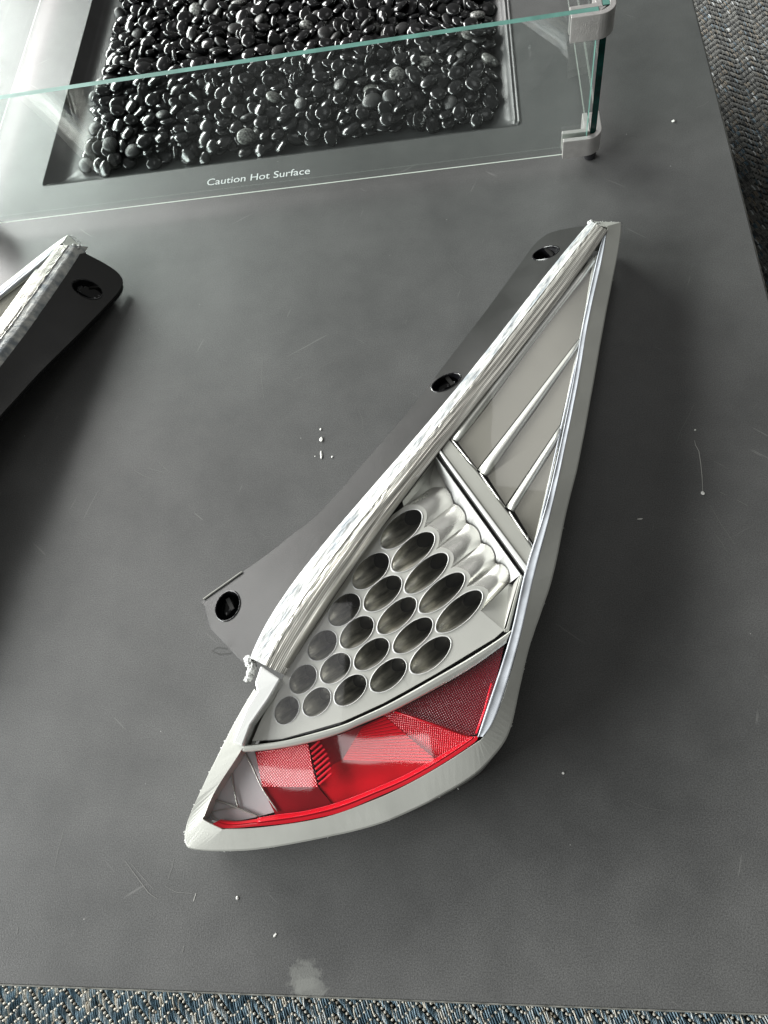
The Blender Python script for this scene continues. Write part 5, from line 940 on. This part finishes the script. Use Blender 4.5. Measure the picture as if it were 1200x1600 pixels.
# upper window: crossbar, frame, panes and bars
slab('crossbar', [(689, 703), (700.5, 684), (709, 693), (721, 709), (746, 736), (757, 751), (791, 796), (801, 808), (833, 857), (846, 868), (826, 889)], zo(-.0022), .008, M['silver_dark'], TL, .0012)
slab('crossbar_lip', [(684.5, 704), (688.5, 703.2), (827, 889), (821.5, 893.5)], zo(-.0010), .010, M['white_satin'], TL, .0006)
slab('side_frame', [(931, 412), (934, 399), (930.5, 399), (927, 404), (906.5, 529), (904.5, 541), (876.5, 664), (873.5, 678), (834, 848), (833.5, 857), (846, 868), (850, 800), (870, 719), (894, 603), (910, 510)], zo(-.0042), .006, M['silver_dark'], TL, .0005)
zp_ = zo(-.0052)
slab('window_pane', [(714, 690), (926, 412), (905.5, 528), (746, 733)], zp_, .002, M['pane'], TL, .0003)
slab('window_pane', [(761, 744), (903.5, 544), (875, 664), (790, 790)], zp_, .002, M['pane'], TL, .0003)
slab('window_pane', [(803, 798), (872, 690), (834.5, 851)], zp_, .002, M['pane'], TL, .0003)
def bar(name, a0, a1, b0, b1, m):
    """half round bar between the pixel edges a (left) and b (right)"""
    A_ = linear([a0, a1], 10); B_ = linear([b0, b1], 10); rows = []
    for k in range(9):
        t = k/8; rows.append([P(lerp(p[0], q[0], t), lerp(p[1], q[1], t), zL(*p)-.0048+.0030*math.sin(math.pi*t)**.8) for p, q in zip(A_, B_)])
    v, f = grid(rows); k = len(A_); v2 = list(v)
    e0 = [i*k for i in range(9)]; e1 = [i*k+k-1 for i in range(9)]
    f += [tuple(e0), tuple(reversed(e1))]
    return mesh(name, v2, f, m, TL, smooth=False if False else True)
bar('window_bar', (702, 681), (927, 399), (716, 692), (930, 412), M['silver'])
bar('window_bar', (747, 734), (907, 527), (761, 745), (904, 544), M['silver'])
bar('window_bar', (791, 792), (876, 664), (803, 800), (872, 688), M['silver'])
# thin bright retaining lips at the lower edge of the window
for a_, b_ in (((703, 683), (745, 735)), ((750, 739), (789, 793)), ((796, 800), (833, 855))):
    pts = [P(lerp(a_[0], b_[0], t), lerp(a_[1], b_[1], t), zL(*a_)-.0008-.0022*abs(2*t-1)) for t in [i/8 for i in range(9)]]
    v, f = tube(pts, .0007, 8); mesh('retaining_lip', v, f, M['chrome'], TL, smooth=True)
pts = [P(u, v_, zL(u, v_)-.0034) for u, v_ in ((934.5, 400), (928, 440), (908, 528), (906, 542), (877.5, 664), (874.5, 678), (855, 768), (836, 852), (832, 856))]
v, f = tube(pts, .00055, 8); mesh('window_bead', v, f, M['clear_edge'], TL, smooth=True)
text('R', (826.5, 841), (829.5, 837.5), zL(830, 838)-.0062, M['silver'], TL, 'moulded_mark')

# honeycomb plate
HOLES = [(716, 243, 104, 98, 62), (775, 355, 107, 100, 60), (841, 460, 108, 102, 57), (917, 557, 113, 102, 57), (1003, 649, 115, 106, 58),
         (566, 449, 92, 91, 63), (626, 560, 94, 90, 60), (696, 669, 97, 93, 57), (775, 767, 98, 90, 57), (861, 864, 101, 94, 60),
         (436, 640, 80, 82, 62), (498, 752, 84, 82, 60), (571, 859, 87, 81, 58), (653, 963, 90, 85, 60),
         (327, 816, 73, 76, 60), (392, 929, 76, 77, 60), (466, 1037, 80, 78, 58),
         (232, 983, 68, 73, 58), (300, 1095, 70, 73, 57), (152, 1136, 61, 70, 55)]
kx = 380/1200
HOLES = [(400+a_*kx, 750+b_*kx, c_*kx, d_*kx, e_*kx) for a_, b_, c_, d_, e_ in HOLES]
zpl = zo(-.0065)
S1 = [[(631, 792), (637, 789), (644, 788), (652, 788.5), (660, 792), (666, 799), (667, 808), (665, 816), (662, 825)],
      [(662, 825), (669, 822.5), (676, 823.5), (682, 828), (686, 835), (686.5, 843), (685, 850), (681, 859)],
      [(681, 859), (689, 855), (697, 856.5), (703, 860), (708, 866), (709, 873), (707.5, 880), (704, 888)],
      [(704, 888), (711, 886), (719, 887), (727, 891), (733, 896), (735, 902), (733, 909), (729, 917)],
      [(729, 917), (738, 915), (748, 915.5), (757, 918), (763, 924), (762, 932), (757, 943), (751, 954)]]
S2 = [[(671, 764), (677, 761.5), (683, 761), (690, 761), (695, 762.5), (701, 768), (704, 773), (706.5, 780), (708.6, 787)],
      [(708.6, 787), (715, 789.5), (720, 794), (725, 801), (727, 807), (727.5, 813), (729, 818)],
      [(729, 818), (737, 820.5), (743, 825), (748, 832), (750, 839), (751, 844), (752, 849)],
      [(752, 849), (760, 851), (767, 856), (771, 863), (773, 870), (773.5, 875), (774, 880)],
      [(774, 880), (782, 881), (788, 884), (793, 890), (795.5, 898), (796, 905), (795, 912)]]
out = [(394, 1158), (440, 1154.5), (488, 1141), (536, 1127), (561, 1116), (600, 1098), (640, 1076), (685, 1050.5), (730, 1023), (773, 997), (787, 984.5), (751, 954)]
for arc_ in reversed(S1): out += [tuple(p) for p in catmull(arc_, 3)][::-1][1:]
out += [(614, 804), (600, 821), (575, 854), (548, 895), (517, 941), (484, 992), (458, 1034), (446, 1053), (425, 1092), (408, 1125)]
hp = [ellipse(*q) for q in HOLES]
plate('honeycomb_plate', out, hp, zpl, .0008, M['plate'], TL)
for (cx, cy, W, H_, b_), hh in zip(HOLES, hp):
    big = (cy < 1000)
    rows = []; k = len(hh)
    # bright lip, bore, threaded end, end disc
    steps = [(1.045, 0, .0001), (1.01, 0, .0006), (.985, 0, 0), (.97, .02, -.001)]
    for q in range(1, 9): steps.append((.97-.10*q/8, q/8*.55, None))
    for q in range(1, 8): steps.append((.87-.12*q/7+(.034 if q % 2 else -.034), .55+.45*q/7, None))
    depth = .0115+.00012*max(0, W-20)*4; sh = W*.95
    for s_, t, dz in steps:
        if dz is None: dz = -.001-depth*t
        r = []
        for u, v_ in hh:
            uu = cx+(u-cx)*s_+sh*t; vv = cy+(v_-cy)*s_-sh*.98*t
            r.append(P(uu, vv, zL(cx, cy)-.0065+(zL(u, v_)-zL(cx, cy))+dz))
        r.append(r[0]); rows.append(r)
    v, f = grid(rows); nr = len(rows); kk = len(rows[0]); v.append(sum((Vector(x) for x in rows[-1][:-1]), Vector())/k); fm = []
    for i in range(nr-1): fm += [1 if i < 2 else 0]*(kk-1)
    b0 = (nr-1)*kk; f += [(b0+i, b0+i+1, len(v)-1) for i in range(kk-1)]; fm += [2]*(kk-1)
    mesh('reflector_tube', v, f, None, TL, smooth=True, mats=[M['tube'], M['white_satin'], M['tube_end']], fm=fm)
# corrugated shell between plate and shelf wall
S2Z = -.012
for a1, a2 in zip(S1, S2):
    A_ = catmull(a1, 4); B_ = catmull(a2, 6); n = 25
    def rs(L_, n):
        d = [0]
        for i in range(1, len(L_)): d.append(d[-1]+math.hypot(*(L_[i]-L_[i-1])))
        return [np.array([np.interp(d[-1]*i/(n-1), d, [p[k] for p in L_]) for k in (0, 1)]) for i in range(n)]
    A_ = rs(A_, n); B_ = rs(B_, n); rows = []
    for k in range(13):
        t = k/12; r = []
        for i, (p, q) in enumerate(zip(A_, B_)):
            s_ = i/(n-1); bul = math.sin(math.pi*s_)
            u, v_ = lerp(p[0], q[0], t), lerp(p[1], q[1], t)
            # soft crease just behind the lip of the plate
            dz = lerp(0, S2Z, t)+bul*.0022*min(1, t*2)
            r.append(P(u, v_, zL(*p)-.0066+dz))
        rows.append(r)
    v, f = grid(rows); mesh('reflector_shell', v, f, M['chrome'], TL, smooth=True)
# shelf wall: from the lip under the crossbar down to the shell
topw = linear([(680.5, 714), (812.5, 898.5)], 40)
bw = [(680, 724), (686, 741), (695, 757), (704, 773)]+S2[0][-2:]
for a2 in S2[1:]: bw += a2[1:]
B_ = rs(catmull(bw, 4), 41); T_ = rs([np.array(p) for p in topw], 41); rows = []
for t in (0, .06, .5, 1): rows.append([P(lerp(p[0], q[0], t), lerp(p[1], q[1], t), zL(*p)-.0030-t*.0155) for p, q in zip(T_, B_)])
rows.insert(0, [Vector(p)+Vector((.0004, .0006, -.0004)) for p in rows[0]])
v, f = grid(rows); mesh('shelf_wall', v, f, M['white_satin'], TL, smooth=False)
# facets at both ends of the shell
def facet(name, pts, m, bev=0):
    return mesh(name, [P(u, v_, zL(u, v_)+dz) for u, v_, dz in pts], [tuple(range(len(pts)))], m, TL)
facet('shell_facet', [(751, 954, -.0067), (795, 912, -0.0185), (801, 914, -0.018), (812.5, 898.5, -.0032), (787, 984.5, -.0067)], M['plate'])
facet('shell_facet', [(680.5, 715, -.004), (629, 783, -.004), (631, 792, -.0067), (671, 764, -.0185), (673, 745, -.0185), (680, 724, -0.0185)], M['silver_dark'])
facet('shell_facet', [(680, 724, -0.0185), (673, 745, -0.0188), (671, 764, -0.0188), (683, 761, -0.0185), (695, 762, -0.0185), (704, 773, -0.0182), (686, 741, -0.0185)], M['plate'])
slab('shell_rim', [(813.5, 897), (817, 900), (795.5, 986), (788, 986), (786.5, 984), (791, 981)], zo(-.0030), .004, M['silver_dark'], TL, .0005)
slab('end_frame', [(826.5, 893.5), (836, 896), (812, 1000), (797, 998), (801, 984)], zo(-.0030), .005, M['silver_dark'], TL, .0008)

# chrome trim between honeycomb and red lens
UP = [(799, 984.5), (775, 1001.5), (732, 1029), (686, 1055.5), (640, 1082), (600, 1103.5), (562, 1121), (537, 1132), (489, 1146), (440, 1158), (391, 1163.5), (378, 1164)]
LO = [(790, 1005), (788, 1007), (745, 1038), (706, 1062), (655, 1090), (612, 1112), (567, 1131), (530, 1146.5), (481, 1161), (433, 1170), (384, 1175), (379, 1174)]
a = catmull(UP, 5); b = catmull(LO, 5); rows = []
for t, dz in ((0, -.008), (.02, -.0022), (.14, -.0010), (.5, -.0016), (.86, -.0028), (1, -.0040), (1, -.012)):
    rows.append([P(lerp(p[0], q[0], t), lerp(p[1], q[1], t), zL(p[0], p[1])+dz) for p, q in zip(a, b)])
v, f = grid(rows); mesh('trim_strip', v, f, M['silver'], TL, smooth=False)

# red lens block
zr = -.0095
def red(name, px, d, m, th=.001): return slab(name, px, zo(d), th, m, TL, 0)
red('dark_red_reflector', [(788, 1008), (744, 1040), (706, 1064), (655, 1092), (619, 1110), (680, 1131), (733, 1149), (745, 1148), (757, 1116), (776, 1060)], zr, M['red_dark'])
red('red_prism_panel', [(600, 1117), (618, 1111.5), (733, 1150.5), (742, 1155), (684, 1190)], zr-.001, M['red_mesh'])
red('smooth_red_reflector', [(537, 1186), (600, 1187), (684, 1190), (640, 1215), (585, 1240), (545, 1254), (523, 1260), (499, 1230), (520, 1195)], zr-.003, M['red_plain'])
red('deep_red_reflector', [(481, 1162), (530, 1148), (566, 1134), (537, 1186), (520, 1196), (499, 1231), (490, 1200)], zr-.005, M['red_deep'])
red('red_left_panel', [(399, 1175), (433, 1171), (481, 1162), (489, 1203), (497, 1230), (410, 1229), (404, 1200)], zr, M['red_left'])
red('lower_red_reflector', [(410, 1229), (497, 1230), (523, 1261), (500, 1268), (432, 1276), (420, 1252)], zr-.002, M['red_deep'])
# fan of ribs right of the comb
n = 15
for i in range(n):
    t = i/(n-1)
    a_ = (lerp(566, 537, t), lerp(1135, 1184, t)); b_ = (lerp(601, 683, t), lerp(1119, 1189, t))
    a2 = (lerp(566, 537, t+.062), lerp(1135, 1184, t+.062)); b2 = (lerp(601, 683, t+.062), lerp(1119, 1189, t+.062))
    z = zL(600, 1150)+zr-.001
    v = [P(*a_, z), P(*b_, z), P(*b2, z), P(*a2, z), P((a_[0]+a2[0])/2, (a_[1]+a2[1])/2, z+.0014), P((b_[0]+b2[0])/2, (b_[1]+b2[1])/2, z+.0014)]
    mesh('red_rib', v, [(0, 1, 5, 4), (3, 4, 5, 2), (0, 4, 3), (1, 2, 5)], M['red_rib'], TL)
# comb of slanted fins
for i in range(8):
    t = i/7; a_ = (lerp(486, 499, t), lerp(1171, 1226, t)); ln = 20+10*math.sin(t*2.2); b_ = (a_[0]+ln*.72, a_[1]-ln*.62); z = zL(500, 1190)+zr+.001
    w = 2.0
    v = [P(a_[0]-w*.5, a_[1]-w*.6, z), P(b_[0]-w*.5, b_[1]-w*.6, z), P(b_[0]+w*.5, b_[1]+w*.6, z), P(a_[0]+w*.5, a_[1]+w*.6, z)]; v += [p_+Vector((0, 0, .002)) for p_ in v]
    mesh('red_fin', v, [(0, 1, 2, 3), (4, 5, 6, 7), (0, 1, 5, 4), (1, 2, 6, 5), (2, 3, 7, 6), (3, 0, 4, 7)], M['red_rib'], TL, bevel=.0003)
# two stepped bands along the lower edge
BA = [(745.5, 1150), (741, 1160), (690, 1194), (637, 1224), (585, 1247), (532, 1269), (480, 1281), (443, 1287), (400, 1291), (352, 1294), (330, 1288)]
BB = [(738, 1151), (733, 1157), (684, 1189), (634, 1217), (583, 1239), (530, 1260), (478, 1273), (440, 1279), (402, 1284), (362, 1288), (340, 1283)]
BC = [(735, 1151), (729, 1156.5), (680, 1186), (632, 1212), (582, 1234), (527, 1255), (476, 1268), (437, 1273), (403, 1279), (372, 1283), (345, 1280)]
for A1, B1, m_, z1, z2 in ((BA, BB, M['red_edge_dark'], -.0025, -.0042), (BB, BC, M['red_edge'], -.0040, -.0085)):
    a = catmull(A1, 5); b = catmull(B1, 5); rows = []
    for t in (0, .15, .5, .85, 1): rows.append([P(lerp(p[0], q[0], t), lerp(p[1], q[1], t), zL(*p)+lerp(z1, z2, t)+(.0006 if t == .5 else 0)) for p, q in zip(a, b)])
    v, f = grid(rows); mesh('red_lens_band', v, f, m_, TL, smooth=True)
for A1 in (BB, BC):
    v, f = tube([P(u, v_, zL(u, v_)-.0036) for u, v_ in catmull(A1[:-2], 4)], .0004, 6); mesh('red_bead', v, f, M['red_rib'], TL, smooth=True)
# right inner edge of the dark red area
v, f = tube([P(u, v_, zL(u, v_)-.006) for u, v_ in ((768, 1068), (757, 1110), (744, 1146))], .0007, 6); mesh('red_bead', v, f, M['red_rib'], TL, smooth=True)
v, f = tube([P(u, v_, zL(u, v_)-.006) for u, v_ in ((617, 1112), (680, 1133), (734, 1151))], .0008, 6); mesh('red_bead', v, f, M['red_edge_dark'], TL, smooth=True)
# clear end section
red('clear_end_floor', [(381, 1175), (398, 1175), (404, 1200), (412, 1232), (422, 1254), (432, 1268), (404, 1276), (375, 1282), (340, 1283), (321, 1279), (340, 1234), (365, 1195)], -.012, M['clear_floor'])
for pts, r, m_ in ((((322, 1243), (338, 1251), (355, 1256), (380, 1266), (404, 1276)), .0007, 'silver_dark'), (((361, 1196), (364, 1225), (372, 1262)), .0006, 'silver_dark'),
               (((382, 1176), (395, 1200), (410, 1232), (434, 1268)), .0006, 'ridge'), (((352, 1291), (330, 1270), (372, 1262)), .0004, 'silver_dark')):
    v, f = tube([P(u, v_, zL(u, v_)-.0105) for u, v_ in catmull(pts, 5)], r, 6); mesh('thin_line', v, f, M[m_], TL, smooth=True)  # thin tubes drawn across the floor of the clear end
# clear outer cover over the whole lower window
cov = [(789, 1007), (745, 1039), (706, 1063), (655, 1091), (612, 1113), (567, 1132), (530, 1148), (481, 1162), (433, 1171), (381, 1176), (360, 1200), (338, 1234), (319, 1280), (345, 1294), (400, 1292), (443, 1287), (532, 1269), (585, 1248), (637, 1224), (690, 1194), (742, 1160), (757, 1117), (776, 1060)]
def flat_cover(px, lift):
    """clear sheet: the plane that fits the lens heights along the outline px"""
    r0_ = [P(u, v_, zL(u, v_)) for u, v_ in px]
    Am = np.array([[p_.x, p_.y, 1] for p_ in r0_]); ca_, cb_, cc_ = [float(q_) for q_ in np.linalg.lstsq(Am, np.array([p_.z for p_ in r0_]), rcond=None)[0]]; cc_ += lift
    def onplane(u, v):
        d = RM @ Vector((u-600.0, 800.0-v, -FPX)); t = (cc_-HC)/(d.z-ca_*d.x-cb_*d.y); return Vector((0, 0, HC))+d*t
    ring = [onplane(u, v_) for u, v_ in px]
    mesh('clear_cover', ring, [tuple(range(len(ring)))], M['cover'], TL)
    return onplane, Vector((-ca_, -cb_, 1)).normalized()
flat_cover(cov, -.0012)
cov2 = [(447, 1052), (486, 990), (519, 940), (549, 896), (588, 840), (620, 796), (650, 757), (684, 710), (718, 666), (758, 618), (804, 561), (848, 502), (895, 441), (928, 400), (930, 412), (908, 520), (892, 601), (868, 719), (848, 800), (830, 856), (820, 893), (796, 984), (775, 1000), (732, 1027), (686, 1053), (640, 1079), (600, 1101), (562, 1119), (537, 1130), (489, 1144), (440, 1156), (400, 1160)]
flat_cover(cov2, .0012)

# ------------------------------------------------------------------ second tail light (mirror image), at the left edge
def P2(u, v, z): return P(u, v, z)
a1, a2 = P(921, 345, .036), P(680, 643, .052); b1, b2 = P(134, 384, .038), P(-30, 606, .052)
tip_local = Vector((a1.x, a1.y, 0))-TL.location
ang1 = math.atan2((a2-a1).y, -(a2-a1).x); ang2 = math.atan2((b2-b1).y, (b2-b1).x); rz = ang2-ang1
tm = Vector((-tip_local.x, tip_local.y, 0)); tm.rotate(Matrix.Rotation(rz, 3, 'Z'))
T2 = empty('tail_light', Vector((b1.x, b1.y, 0))-tm); T2.rotation_euler = (0, 0, rz)
tag(T2, 'second tail light cut off by the left photo edge, its black flange facing right', 'tail light')
def mirror(o, parent):
    me = o.data.copy(); n = len(me.vertices); c = np.empty(n*3, np.float32); me.vertices.foreach_get('co', c); c = c.reshape(-1, 3); c[:, 0] *= -1; me.vertices.foreach_set('co', c.ravel()); me.flip_normals(); me.update()
    q = o.copy(); q.data = me; COL.objects.link(q); q.parent = parent
    for ch in o.children: mirror(ch, q)
for ch in list(TL.children):
    if ch.name.startswith('moulded_mark'): continue
    mirror(ch, T2)
